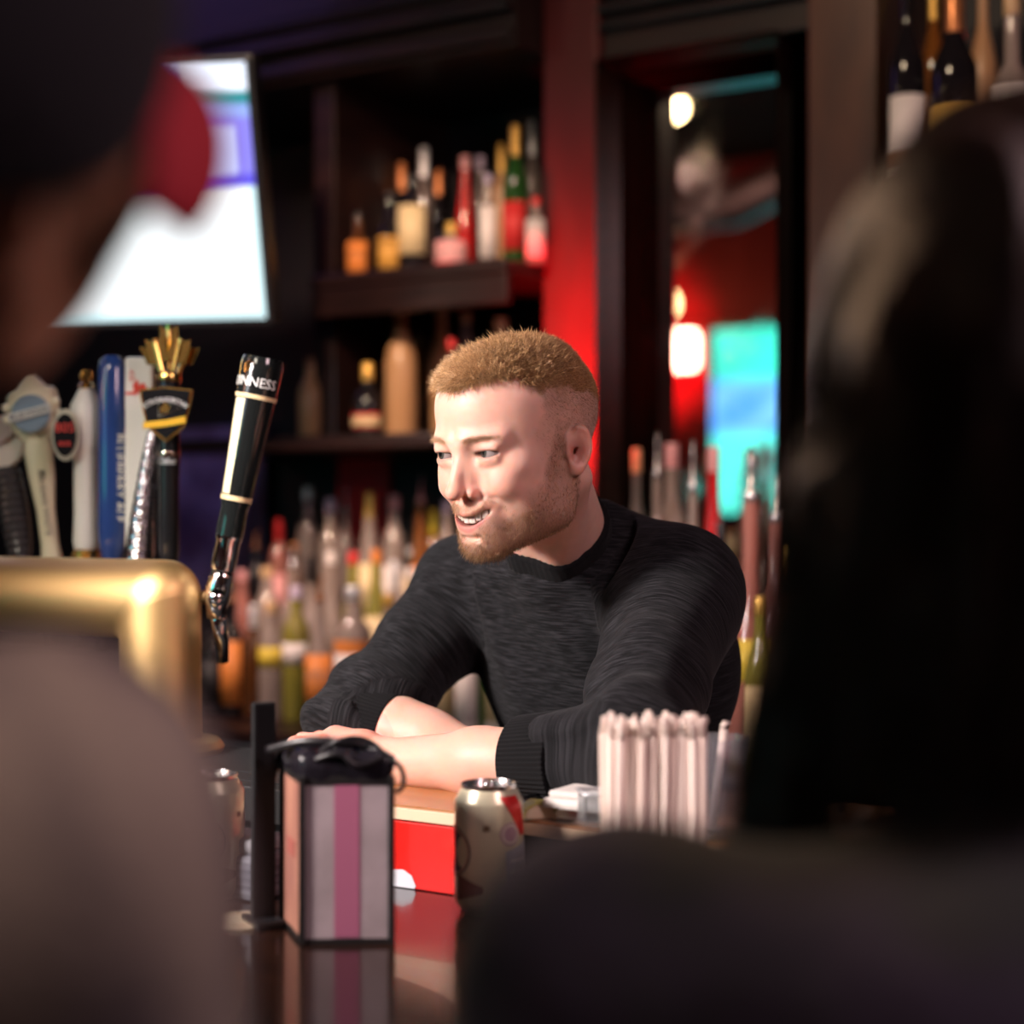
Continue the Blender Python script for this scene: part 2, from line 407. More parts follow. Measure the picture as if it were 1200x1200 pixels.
sc2 = screen_me(wT, hT, 30, 20, pic2)
link('screen', sc2, mat('screen_cyan', attr='emit', estr=2.2, rough=.2), tv2, (0,-.008,0), (0,0,math.pi))
# lit sign
a, b, z, r = virt(782, 412, -1.62)
sg = empty('wall_sign', tuple(W(a, b, z)), ROT, 'glowing warm white light box with a red rim, beside the cyan television in the mirror', 'sign')
link('case', box_me(-.20, .20, -.08, .0, -.125, .125, .03), cm((.5,.02,.02), .4), sg)
link('panel', box_me(-.165, .165, .0001, .012, -.09, .09, .02), mat('sign_glow', (1,.8,.7), .5, emit=(1,.62,.45), estr=14), sg)
lamp('sign_glow_light', 'SPOT', W(a+.25, b+.55, z-.25), 110, (1, .03, .05), .1, W(a-.15, b-.1, z+.02), 66, .8)
def globe(px, py, b, rad, col, st, label, power):
    a, b, z, r = virt(px, py, b)
    g = empty('pendant_lamp', tuple(W(a, b, z)), 0, label, 'lamp')
    bm = bmesh.new(); bmesh.ops.create_uvsphere(bm, u_segments=20, v_segments=14, radius=rad); me = bpy.data.meshes.new('m'); bm.to_mesh(me); bm.free()
    link('bulb', me, mat('bulb', col, .4, emit=col, estr=st), g, smooth=True)
    link('socket', lathe_me([(rad*.5,rad*.8),(rad*.55,rad*1.2),(rad*.2,rad*1.8)], 16), cm((.25,.16,.06), .3, 1.0), g)
    link('cord', sweep([(0,0,rad*1.8),(0,0,3.2-z)], .004, 6), cm((.01,.01,.01), .6), g)
    return a, b, z
globe(790, 127, .20, .045, (1,.72,.36), 26, 'small bare warm bulb on a cord, reflected at the top of the mirror', 1)
globe(776, 356, -1.2, .075, (1,.66,.30), 12, 'round amber globe lamp above the glowing sign in the mirror', 1)
pb = empty('ceiling_duct', tuple(W(-3.0,-.6,2.75)), ROT, 'dusty pinkish ceiling duct reflected in the middle of the mirror', 'duct')
link('pipe', sweep([(-.9,0,0),(.2,0,0),(.5,0,.12),(.9,0,.42)], .09, 16), mat('dusty_metal', (.30,.22,.22), .5, .6, noise=((.10,.06,.06), (6,6,6), .4, .6)), pb)
for x in (-.6, 0): link('hanger', sweep([(x,0,.08),(x,0,.45)], .006, 6), cm((.05,.05,.05), .5), pb)
lamp('duct_light', 'POINT', W(-2.9,.1,2.75), 5, (1,.6,.5), .08)

# ============================================================ TELEVISION on the left
c0 = Vector(P(316,371,3.0)); u = Vector((-.985,.17,0)).normalized(); v = Vector((-.0,-.12,.44)); v = (v-u*v.dot(u)).normalized()
wT, hT = .80, .455
ctr = c0+u*wT/2+v*hT/2
tv = empty('television', (0,0,0), 0, 'bright television showing white ice, mounted high on the left and tilted down', 'television')
tv.matrix_world = Matrix.Translation(ctr) @ Matrix((( -u.x, (v.cross(-u)).x, v.x, 0),( -u.y, (v.cross(-u)).y, v.y, 0),( -u.z, (v.cross(-u)).z, v.z, 0),(0,0,0,1)))
def pic1(s, t):
    S, T = s, t
    if T < .52: c = (.78,.93,1.0); 
    if T < .52:
        e = min(T/.05, 1, (1-S)/.02+.2); c = tuple(x*(.75+.25*e) for x in (.70,.95,1.0)) if e < 1 else (.93,.98,1.0)
        return c
    if T < .57: return (.10,.08,.65)
    if T < .80:
        if .80 < S < .96 and T < .76: return (.55,.62,1.0)
        if .62 < S < .76 and T < .76: return (.30,.62,.95)
        return (.22,.20,.75)
    if T < .90:
        if abs(S-.72) < .035: return (.25,.95,.60)
        if S > .80: return (.02,.22,.25) if T > .84 else (.25,.35,.75)
        return (.10,.10,.42) if math.sin(S*90) > 0 else (.45,.50,.95)
    if S > .84: return (.80,.86,1.0)
    return (.12,.10,.40) if math.sin(S*60+T*30) > 0 else (.60,.66,1.0)
link('screen', screen_me(wT, hT, 90, 60, pic1), mat('screen_ice', attr='emit', estr=1.5, rough=.2), tv, (0,-.021,0))
link('bezel', box_me(-wT/2-.012, wT/2+.012, -.02, .03, -hT/2-.012, hT/2+.012, .005), cm((.008,.008,.01), .35), tv)
link('wall_mount', box_me(-.10, .10, .0301, .14, -.12, .12, .01), cm((.02,.02,.02), .5), tv)

# ============================================================ BOTTLES
PROF = {   # (radius, height) from 0 to 1
 'wine':  [(.90,0),(1,.02),(1,.58),(.95,.64),(.62,.72),(.40,.77),(.36,.82),(.36,.965)],
 'vodka': [(.92,0),(1,.02),(1,.64),(.92,.70),(.55,.76),(.42,.80),(.40,.95)],
 'round': [(.90,0),(1,.03),(1,.50),(.97,.57),(.80,.66),(.52,.74),(.40,.80),(.38,.95)],
 'squat': [(.90,0),(1,.03),(1.02,.42),(.96,.54),(.66,.62),(.36,.68),(.34,.94)],
 'taper': [(.90,0),(1,.03),(.98,.35),(.86,.52),(.60,.68),(.42,.80),(.38,.95)],
 'bulb':  [(.70,0),(.85,.02),(1,.16),(.98,.30),(.75,.45),(.45,.58),(.33,.70),(.31,.95)],
}
GL = {
 'clear': dict(col=(.46,.36,.32), trans=.45, rough=.12), 'dark': dict(col=(.010,.008,.010), rough=.08),
 'amber': dict(col=(.30,.10,.02), trans=.35, rough=.08), 'brown': dict(col=(.10,.035,.012), rough=.10, trans=.15),
 'green': dict(col=(.02,.07,.015), rough=.08), 'red': dict(col=(.50,.010,.012), rough=.12), 'tan': dict(col=(.50,.27,.13), rough=.30),
 'grey': dict(col=(.22,.17,.16), trans=.3, rough=.10), 'olive': dict(col=(.36,.32,.06), trans=.45, rough=.10), 'rose': dict(col=(.55,.22,.18), trans=.45, rough=.10),
 'blue': dict(col=(.03,.07,.16), rough=.1), 'white': dict(col=(.62,.55,.52), rough=.3),
}
C = dict(cream=(.72,.56,.32), white=(.78,.70,.68), orange=(.75,.24,.05), yellow=(.75,.55,.06), red=(.65,.03,.03), gold=(.70,.42,.10), black=(.012,.01,.012),
         copper=(.60,.22,.08), pink=(.75,.35,.36), silver=(.65,.65,.68), amber=(.70,.36,.07), lilac=(.55,.45,.60), green=(.03,.25,.12), brown=(.22,.09,.04), lime=(.45,.55,.05), tan=(.6,.38,.2))
def bottle(p, h, r, kind, glass, lab, cap, label, group, capkind='cork', face=ROT, lz=(.12,.50), band=None):
    e = empty('bottle', tuple(p), face, label, 'bottle', group)
    pf = [(x*r, z*h) for x, z in PROF[kind]]
    link('glass', lathe_me(pf, 24), cm(GL[glass]['col'], GL[glass]['rough'], 0.0, GL[glass].get('trans', 0)), e)
    if lab:
        z0, z1 = lz[0]*h, lz[1]*h; n = 14; vs, fs = [], []; w = 1.15
        for k, (z, q) in enumerate(((z0,1.0),(z0,1.015),(z1,1.015),(z1,1.0))):
            for i in range(n+1):
                t = -math.pi/2-w+2*w*i/n; vs.append((r*q*math.cos(t), r*q*math.sin(t), z))
        for k in range(3):
            for i in range(n): fs.append((k*(n+1)+i, k*(n+1)+i+1, (k+1)*(n+1)+i+1, (k+1)*(n+1)+i))
        lb = link('label', mesh(vs, fs), cm(C[lab], .55), e, smooth=True)
        if band:
            vs2 = []; zb0, zb1 = z0+(z1-z0)*band[1], z0+(z1-z0)*band[2]
            for z in (zb0, zb1):
                for i in range(n+1): t = -math.pi/2-w*.98+2*w*.98*i/n; vs2.append((r*1.03*math.cos(t), r*1.03*math.sin(t), z))
            link('label_band', mesh(vs2, [(i, i+1, n+2+i, n+1+i) for i in range(n)]), cm(C[band[0]], .55), lb, smooth=True)
    rn = pf[-1][0]
    if capkind == 'pourer':
        me = join_me([(lathe_me([(rn*1.02,h*.94),(rn*1.05,h*.975),(rn*.6,h*.985),(rn*.35,h*1.0),(rn*.28,h*1.07)], 12), Matrix()),
                      (sweep([(0,0,h*1.05),(0,rn*.5,h*1.10),(0,rn*1.3,h*1.14)], rn*.28, 8), Matrix())]); me.shade_smooth()
        link('pourer', me, cm(C[cap], .25, 0.8 if cap in ('silver','gold') else 0.0), e)
    elif capkind == 'foil':
        link('foil', lathe_me([(rn*1.06,h*.76),(rn*1.10,h*.80),(rn*1.06,h*.985),(rn*.9,h)], 16), cm(C[cap], .3, .5), e)
    else:
        link('cap', lathe_me([(rn*1.08,h*.90),(rn*1.14,h*.905),(rn*1.14,h*.99),(rn*1.0,h)], 16), cm(C[cap], .35, .6 if cap in ('silver','gold','copper') else 0), e)
    return e
def put(px, top, wpx, b, z, kind, glass, lab, cap, label, group, capkind='cork', lz=(.12,.50), band=None):
    r_ = rb(px, b); h = pz(px, top, b)-z; rad = wpx/F*r_/2*.95
    return bottle(W(pa(px,b), b, z+.0005), h, rad, kind, glass, lab, cap, label, group, capkind, ROT+.35, lz, band)
G1 = 'bottles on the upper shelf'
for a in [
 (420,250,28,2.68,'squat','brown','orange','black','small brown bottle with an orange label, first on the upper shelf from the left',(.08,.55)),
 (437,188,24,2.88,'wine','grey',None,'black','tall smoky bottle without label behind the small brown bottle on the upper shelf',None),
 (457,226,30,2.68,'squat','dark','amber','black','dark bottle with a square amber label left of the cream labelled one, upper shelf',(.08,.46)),
 (471,192,24,2.88,'wine','dark',None,'copper','dark bottle with a copper foil neck behind the amber label, upper shelf',None),
 (484,205,38,2.70,'round','dark','cream','black','broad dark bottle with a large cream label on the upper shelf',(.20,.68)),
 (497,174,26,2.90,'vodka','grey',None,'silver','tallest pale necked bottle behind the cream labelled bottle, upper shelf',None),
 (514,200,22,2.88,'wine','dark',None,'copper','slim dark bottle with a copper neck beside the pale necked one',None),
 (529,262,40,2.68,'squat','clear','pink','gold','squat wide bottle with a pinkish label at the middle of the upper shelf',(.05,.60)),
 (545,184,24,2.84,'taper','red',None,'pink','bright red tapering bottle with a pale pink cap on the upper shelf',None),
 (563,184,20,2.90,'vodka','grey',None,'lilac','grey bottle with a lilac cap right behind the red bottle, upper shelf',None),
 (572,205,22,2.70,'taper','clear','white','lilac','slim clear bottle with a tall white label on the upper shelf',(.12,.66)),
 (588,170,24,2.88,'vodka','tan',None,'gold','tan bottle with a gold cap left of the green bottle on the upper shelf',None),
 (604,148,32,2.72,'wine','green','red','gold','green bottle with gold foil and a red label on the upper shelf',(.12,.46)),
 (624,142,24,2.90,'wine','grey',None,'silver','tall grey bottle against the red pilaster behind the green bottle, upper shelf',None),
 (628,232,25,2.68,'round','clear','white','red','small clear bottle with a white label and red cap beside the pilaster, upper shelf',(.08,.66))]:
    px, top, w, b, kind, glass, lab, cap, lbl, lz = a
    put(px, top, w, b, SZ1, kind, glass, lab, cap, lbl, G1, 'foil' if cap in ('copper','gold','silver') else 'cork', lz or (.12,.5), ('red',.0,.18) if lab == 'pink' else None)
G2 = 'bottles on the lower shelf'
for a in [
 (364,420,30,2.66,'round','tan',None,'brown','tan bottle standing alone left of the dark post on the lower shelf',None),
 (431,426,38,2.66,'squat','dark','red','gold','short dark bottle with a gold cap and red banded label on the lower shelf',(.10,.30)),
 (470,355,40,2.70,'round','tan',None,'pink','tall tan bottle with a pinkish neck on the lower shelf',None),
 (492,392,26,2.88,'wine','amber','brown','brown','amber bottle half hidden right of the tall tan bottle, lower shelf',(.1,.5)),
 (517,360,34,2.84,'round','tan',None,'tan','second tall tan bottle just left of the blond hair, lower shelf',None),
 (529,398,24,2.66,'wine','brown','red','red','brown bottle with a bright red cap beside the blond hair, lower shelf',(.1,.5)),
 (546,364,26,2.90,'vodka','grey',None,'tan','grey bottle with a tan cap behind the bartender fringe, lower shelf',None),
 (587,374,38,2.88,'round','tan',None,'tan','tan bottle peeping over the top of the bartender hair, lower shelf',None)]:
    px, top, w, b, kind, glass, lab, cap, lbl, lz = a
    put(px, top, w, b, SZ2, kind, glass, lab, cap, lbl, G2, 'foil' if px == 431 else 'cork', lz or (.12,.5), ('cream',.2,.8) if px == 431 else None)
# counter, left side : three rows
G3 = 'bottles on the back counter left of the bartender'
rear = [(300,640,24,'wine','dark',None,'brown','dark bottle with a brown cap far left'),(327,612,22,'vodka','rose','pink','red','rose bottle with a red cap'),
 (361,574,26,'vodka','grey',None,'silver','tall grey bottle with a shining pale cap'),(387,588,26,'vodka','clear',None,'lilac','clear bottle with a lilac cap'),
 (405,594,24,'wine','grey',None,'silver','grey bottle with a silver cap'),(433,580,30,'taper','clear','cream','gold','clear bottle with a golden cap and cream label'),
 (462,584,28,'vodka','clear','white','pink','clear bottle with a pink cap and white label'),(481,610,24,'wine','dark','cream','black','dark bottle with a cream label'),
 (493,583,26,'taper','amber','orange','pink','amber bottle with a pink cap and orange label'),(508,600,24,'vodka','amber','yellow','yellow','amber bottle with a yellow cap'),
 (524,588,24,'vodka','clear','white','lilac','clear bottle with a lilac cap near the chin'),(345,640,22,'wine','brown',None,'copper','brown bottle with a copper foil')]
mid = [(284,672,26,'round','rose',None,'pink','rose bottle with a pink cap'),(313,668,34,'round','clear',None,'tan','clear bottle with a tan cap'),(343,662,30,'squat','clear',None,'silver','squat clear bottle with a silver cap'),
 (364,655,34,'bulb','clear',None,'black','bulbous clear bottle with a black cap'),(388,650,38,'bulb','clear',None,'white','bulbous clear bottle with a white cap'),
 (414,650,30,'taper','olive',None,'red','yellowish bottle with a bright red cap'),(441,648,30,'taper','olive','cream','orange','yellowish bottle with a bright orange cap'),
 (462,660,30,'squat','clear',None,'silver','squat clear bottle right of the orange capped one'),(482,668,26,'wine','clear','pink','white','clear bottle with a pink label'),(502,672,26,'wine','brown','orange','copper','brown bottle with an orange label')]
front = [(248,720,28,'wine','dark','black','black','dark bottle without bright label'),(272,700,30,'wine','dark','orange','brown','dark bottle with a tall orange label'),(297,712,28,'round','brown',None,'silver','brown bottle without label'),
 (318,708,32,'vodka','clear','yellow','tan','clear bottle with a small yellow label'),(347,690,34,'vodka','olive','white','lilac','yellow green bottle with a white label'),
 (375,700,36,'squat','clear','orange','brown','clear bottle with a burnt orange label'),(414,690,46,'vodka','clear','white','silver','wide clear bottle with big white label and orange band'),
 (455,700,34,'round','clear','cream','gold','clear bottle with a cream label'),(487,705,32,'wine','amber','tan','gold','amber bottle with a tan label'),
 (520,700,32,'vodka','clear','cream','white','clear bottle with a cream label between arm and chest'),(546,695,28,'vodka','white','white','white','white bottle with a pale label between arm and chest'),
 (562,700,12,'wine','green',None,'green','very slim green bottle between arm and chest'),(578,690,26,'vodka','white','cream','white','white bottle with a cream label near the chest'),(598,700,22,'wine','blue',None,'black','dark blue bottle against the bartender chest')]
for row, b, z, nm, lz in ((rear,2.80,1.19,'rear row',(.10,.50)), (mid,2.67,1.115,'middle row',(.10,.48)), (front,2.48,1.04,'front row',(.12,.55))):
    for i, (px, top, w, kind, glass, lab, cap, d) in enumerate(row):
        top -= 3
        big = px in (414,) and nm == 'front row'
        ck = ('pourer','cork','cork','foil')[(i*7+len(nm)) % 4]
        if px in (361, 414, 441) : ck = 'cork'
        put(px, top, w, b+((i*37) % 5-2)*.012, z, kind, glass, lab, cap, d+', '+nm+' left of the bartender', G3, ck, (.10,.62) if big or px in (272,546,578,520) else ((.45,.62) if px in (318,) else ((.42,.58) if px == 347 else lz)), ('orange',.82,1.0) if big else None)
# counter, right side in front of the mirror
G4 = 'bottles in front of the mirror'
for a in [
 (746,526,28,2.72,1.115,'wine','grey','pink','tan','grey bottle with a beige cap, nearest to the mirror frame'),
 (787,520,38,2.70,1.115,'vodka','clear','white','pink','clear bottle with a pink cap and white label under the red reflection'),
 (770,545,24,2.64,1.115,'vodka','clear',None,'silver','thin clear bottle with a silver pourer behind the shoulder'),
 (836,524,34,2.66,1.115,'taper','red','white','pink','bright red bottle with a pale pink cap left of the cyan reflection'),
 (812,560,26,2.56,1.04,'vodka','clear',None,'silver','clear bottle without label touching the shoulder outline'),
 (845,612,30,2.50,1.04,'wine','dark','cream','black','dark bottle with a cream label low beside the shoulder'),
 (880,570,64,2.46,1.04,'bulb','rose','yellow','silver','big bellied rose bottle with a metal pourer before the cyan reflection'),
 (912,596,52,2.60,1.04,'squat','rose',None,'silver','squat rose bottle right of the big bellied one'),
 (893,700,40,2.36,1.04,'round','olive','cream','gold','short olive bottle in the lowest row beside the dark haired guest'),
 (930,640,40,2.42,1.04,'round','amber','orange','gold','amber bottle mostly hidden by the guest')]:
    px, top, w, b, z, kind, glass, lab, cap, lbl = a
    put(px, top, w, b, z, kind, glass, lab, cap, lbl, G4, 'pourer' if cap == 'silver' else 'cork', (.30,.45) if px == 880 else (.12,.5))
G5 = 'bottles on the right hand shelf'
for a in [
 (1063,-30,46,2.66,'wine','dark','white','black','black wine bottle with a cream label and brown red band, right hand shelf',(.16,.50),('brown',.12,.32)),
 (1118,-20,58,2.66,'wine','dark','gold','copper','broad black bottle with a golden label on the right hand shelf',(.26,.46),None),
 (1186,-6,54,2.64,'squat','clear','white','tan','clear bottle with a wooden stopper and cream label on the right shelf',(.24,.56),None),
 (1094,-45,30,2.86,'wine','amber',None,'gold','amber bottle behind the two black ones on the right hand shelf',None,None),
 (1124,-40,30,2.88,'wine','red',None,'red','dark red necked bottle behind the golden label, right hand shelf',None,None),
 (1152,-40,34,2.88,'wine','tan',None,'tan','dull tan bottle behind the green glints, right hand shelf',None,None),
 (1048,-30,24,2.88,'wine','grey',None,'lilac','grey bottle in the corner by the post, right hand shelf',None,None)]:
    px, top, w, b, kind, glass, lab, cap, lbl, lz, band = a
    e = put(px, top, w, b, SZR, kind, glass, lab, cap, lbl, G5, 'foil' if cap in ('copper','gold') else 'cork', lz or (.1,.5), band)
    if px == 1063:
        link('label_print', text_me('VINO\nROSSO', .012, wrap=.0375), cm((.15,.08,.06), .6), e, (0,0,.12)) if False else None
# ============================================================ BARTENDER
def rotm(ax, a):
    return np.array(Matrix.Rotation(a, 3, ax))
YAW, PITCH, ROLL = math.radians(-44), math.radians(14), math.radians(0)
HR = rotm('Z', YAW) @ rotm('X', PITCH) @ rotm('Y', ROLL)
HC = np.array(HEAD)
def to_head(X): return (X-HC) @ HR            # world -> head local (columns of HR are local axes)
def from_head(Q): return np.asarray(Q) @ HR.T + HC

EYE = (.0320, -.0755, -.001); EYR = .0128
def mouth_z(x): return -.0705+15.0*x*x
def head_sdf(Q):
    S = Q.copy(); S[:,0] = np.abs(Q[:,0])
    d = ell(S, (0,.012,.026), (.073,.095,.080))
    d = smin(d, ell(S, (0,-.036,.042), (.058,.052,.052)), .03)
    d = smin(d, ell(S, (0,-.030,-.022), (.058,.060,.068)), .03)
    d = smin(d, ell(S, (0,-.032,-.074), (.046,.046,.034)), .03)
    d = smin(d, cone(S, (.051,.008,-.045), (.046,-.012,-.078), .017,.015), .025)
    d = smin(d, cone(S, (.046,-.012,-.078), (.016,-.074,-.098), .015,.014), .025)
    d = smin(d, ell(S, (0,-.085,-.099), (.019,.014,.014)), .016)
    d = smin(d, ell(S, (0,-.080,-.068), (.028,.021,.026)), .018)
    d = smin(d, ell(S, (.042,-.058,-.022), (.019,.021,.014)), .022)
    d = smin(d, ell(S, (.037,-.0725,-.038), (.017,.0160,.014)), .014)      # cheek raised by the smile
    d = smin(d, cone(S, (.010,-.0895,.013), (.044,-.074,.013), .0075,.007), .014)
    d = smax(d, -ell(S, (.030,-.103,-.001), (.019,.019,.0125)), .012)     # eye socket
    # eyelids around the eyeball
    lid = sph(S, EYE, .0145)
    d = smin(d, lid, .005)
    opn = ell(S, (EYE[0],EYE[1]-.010,EYE[2]-.0002), (.0150,.013,.0047))
    d = smax(d, -opn, .0012)
    d = smax(d, -sph(S, EYE, EYR+.0003), .0008)
    d = smin(d, cone(S, (EYE[0]-.010, EYE[1]-.0115,.0070), (EYE[0]+.012, EYE[1]-.0070,.0060), .0022,.0018), .007)  # upper lid fold
    d = smin(d, cone(S, (EYE[0]-.008, EYE[1]-.0110,-.0088), (EYE[0]+.010, EYE[1]-.007,-.0078), .0018,.0015), .009)  # lower lid
    # nose
    d = smin(d, cone(S, (0,-.0875,.008), (0,-.1085,-.031), .0060,.0070), .010)
    d = smin(d, cone(S, (.002,-.083,.0), (.0060,-.094,-.034), .0060,.0070), .010)
    d = smin(d, ell(S, (0,-.1105,-.0370), (.0092,.0095,.0080)), .006)
    d = smin(d, ell(S, (.0128,-.0950,-.0405), (.0055,.0085,.0062)), .004)
    d = smax(d, -chain(S, [(.0175,-.0960,-.033), (.0200,-.0920,-.039), (.0185,-.0900,-.046)], [.0008,.0012,.0008], .001), .0045)
    d = smax(d, -ell(S, (.0062,-.1050,-.0470), (.0034,.0062,.0040)), .0022)
    # folds running from the nose past the mouth
    d = smax(d, -chain(S, [(.0210,-.0965,-.042), (.0325,-.0865,-.051), (.0400,-.0745,-.066)], [.0018,.0026,.0016], .002), .0075)
    d = smin(d, ell(S, (.044,-.046,-.056), (.016,.022,.022)), .02)
    # lips
    up = chain(S, [(0,-.0998,-.0630), (.010,-.0982,-.0613), (.021,-.0905,-.0568), (.0320,-.0765,-.0530)], [.0020,.0022,.0019,.0012], .002)
    lo = chain(S, [(0,-.0975,-.0790), (.010,-.0955,-.0775), (.021,-.0880,-.0685), (.0315,-.0770,-.0560)], [.0032,.0032,.0025,.0012], .002)
    d = smin(d, up, .005); d = smin(d, lo, .005)
    d = smax(d, -cone(S, (0,-.106,-.050), (0,-.107,-.061), .0012,.0016), .004)
    d = smax(d, -cone(S, (0,-.0990,-.0905), (.012,-.0950,-.0885), .0016,.0012), .007)
    M = S.copy(); M[:,2] -= 13.0*S[:,0]**2
    d = smax(d, -ell(M, (0,-.086,-.0700), (.0265,.0270,.0060)), .0014)
    # ear
    ec = np.array((.0700,.006,-.016)); a = math.radians(24); t = math.radians(-12)
    E = (S-ec)/.84
    u = E[:,0]*math.sin(a)+E[:,1]*math.cos(a); w = E[:,0]*math.cos(a)-E[:,1]*math.sin(a); v = E[:,2]
    u2 = u*math.cos(t)+v*math.sin(t); v2 = -u*math.sin(t)+v*math.cos(t)
    u2 = u2-.006; w = w-.004-.12*u2
    taper = 1.0-.22*np.clip(-v2/.03, 0, 1)
    rr = np.sqrt((u2/(.0165*taper))**2+(v2/.0285)**2)
    plate = np.maximum((rr-1)*.014, np.abs(w)-.0022)
    ring = np.sqrt(((rr-.93)*.0165)**2+(w-.0022)**2)-.0031
    open_ = np.clip((-u2-.006)/.006, 0, 1)*np.clip((v2+.02)/.01, 0, 1)       # the ring opens towards the face
    ring = ring+open_*.004
    anti = np.sqrt(((rr-.56)*.0165)**2+(w-.0012)**2)-.0023+np.clip(-u2/.004, 0, 1)*.004
    ear = smin(smin(plate, ring, .002), anti, .003)
    L = np.stack([u2, v2, w], -1)
    ear = smin(ear, ell(L, (-.002,-.0265,.001), (.0085,.0075,.0042)), .005)
    ear = smax(ear, -ell(L, (-.003,-.004,.0052), (.0092,.0132,.0058)), .003)
    ear = smin(ear, ell(L, (-.0135,-.006,.001), (.0030,.005,.0030)), .003)
    d = smin(d, ear*.84, .005)
    return d
NB = np.array(P(655,636,1.89))
R_SH, R_EL = np.array(P(791,694,1.87)), np.array(P(742,893,1.63))       # arm on the right of the picture
R_WR = np.array(P(452,893,1.80))
L_SH, L_EL = np.array(P(552,690,2.06)), np.array(P(418,846,1.93))
L_WR = np.array(P(560,884,1.85))
FINGERS = []
def hand_pts():
    w = R_WR; out = []
    ax = np.array(P(372,872,1.865))-w; ln = np.linalg.norm(ax); ax = ax/ln       # palm axis, to the left
    up = np.array((0,0,1.)); side = np.cross(ax, up); side /= np.linalg.norm(side)   # towards the back / front
    if side[1] > 0: side = -side                                                # side points to the camera
    nrmv = np.cross(side, ax); nrmv = nrmv if nrmv[2] > 0 else -nrmv
    return w, ax, side, nrmv
hw, hax, hside, hnr = hand_pts()
def hp(l, s, n): return hw+hax*l+hside*s+hnr*n
def hand_sdf(X):
    d = None
    pal = chain(X, [hp(-.005,0,.002), hp(.035,0,.006), hp(.078,0,.010)], [.023,.022,.017], .01)
    def add(d, e, k=.009): return smin(d, e, k)
    d = add(pal, cone(X, hp(.02,.018,.002), hp(.078,.026,.006), .016,.0125), .012)
    d = add(d, cone(X, hp(.02,-.016,.003), hp(.080,-.026,.007), .015,.0120), .012)
    tips = [(.088,.031,.8), (.094,.011,.95), (.091,-.010,.9), (.084,-.029,.75)]
    for l, s, k in tips:
        p0 = hp(l-.012, s, .009); p1 = hp(l+.026*k, s*1.08, .003); p2 = hp(l+.043*k, s*1.05, -.016); p3 = hp(l+.040*k, s*1.0, -.034)
        d = add(d, chain(X, [p0,p1,p2,p3], [.0105,.0092,.0083,.0070], .004), .006)
    d = add(d, chain(X, [hp(.02,.020,-.004), hp(.045,.042,-.012), hp(.070,.048,-.019), hp(.090,.044,-.023)], [.013,.0115,.0100,.0080], .006), .010)
    return d
def hand2_sdf(X):         # the other hand, tucked behind the nearer forearm, loosely closed
    w = L_WR; ax = L_WR-L_EL; ax = ax/np.linalg.norm(ax); s = np.array((0.2,-1.,0)); s -= ax*(s@ax); s /= np.linalg.norm(s); n = np.cross(s, ax); n = n if n[2] > 0 else -n
    q = lambda l, a, b: w+ax*l+s*a+n*b
    d = chain(X, [q(0,0,0), q(.04,0,.004), q(.075,0,.004)], [.023,.021,.017], .01)
    d = smin(d, cone(X, q(.03,-.018,0), q(.08,-.024,.0), .014,.012), .012); d = smin(d, cone(X, q(.03,.018,0), q(.08,.024,.0), .014,.012), .012)
    for i, a in enumerate((.029,.010,-.010,-.028)):
        k = (.9,1,.95,.8)[i]
        d = smin(d, chain(X, [q(.078,a,.004), q(.078+.026*k,a,-.002), q(.078+.032*k,a,-.022), q(.078+.014*k,a,-.030)], [.0105,.0092,.0083,.0072], .004), .006)
    return smin(d, chain(X, [q(.02,-.02,-.004), q(.05,-.040,-.008), q(.078,-.036,-.014)], [.013,.011,.009], .006), .010)
def body_sdf(X):
    d = np.full(len(X), 1.0)
    Q = to_head(X); m = nrm(Q) < .24
    if m.any(): d[m] = head_sdf(Q[m])
    m2 = ~m; d[m2] = np.minimum(1.0, nrm(Q[m2])-.10)
    n0 = from_head((0,.024,-.040)); n1 = NB+np.array((0,0,.02))
    nk = cone(X, n0, n1, .050, .053)
    d = smin(d, nk, .022)
    for s in (-1, 1):        # neck muscle from behind the ear to the collar
        d = smin(d, cone(X, from_head((.052*s,.030,-.055)), NB+np.array((-.020+.02*s,-.005-.012*s,-.03)), .011,.010), .022)
    d = smin(d, cone(X, NB+np.array((.01,.04,-.03)), NB+np.array((.03,.12,-.20)), .055, .09), .03)
    d = smin(d, cone(X, R_SH+np.array((-.02,.03,-.01)), L_SH+np.array((.02,0,-.01)), .042, .042), .03)
    d = smin(d, cone(X, R_SH+np.array((-.02,.03,-.01)), R_EL, .040, .036), .02)
    d = smin(d, cone(X, L_SH+np.array((.02,0,-.01)), L_EL, .040, .036), .02)
    fa = R_EL+(R_WR-R_EL)*.25
    f = chain(X, [R_EL, fa, R_EL+(R_WR-R_EL)*.6, R_WR], [.034,.0405,.034,.0255], .02)
    d = smin(d, f, .015)
    f = chain(X, [L_EL, L_EL+(L_WR-L_EL)*.35, L_EL+(L_WR-L_EL)*.6, L_WR], [.034,.039,.034,.025], .02)
    d = smin(d, f, .012)
    m = nrm(X-R_WR) < .24
    if m.any(): d[m] = smin(d[m], hand_sdf(X[m]), .008)
    m = nrm(X-L_WR) < .24
    if m.any(): d[m] = smin(d[m], hand2_sdf(X[m]), .008)
    return d
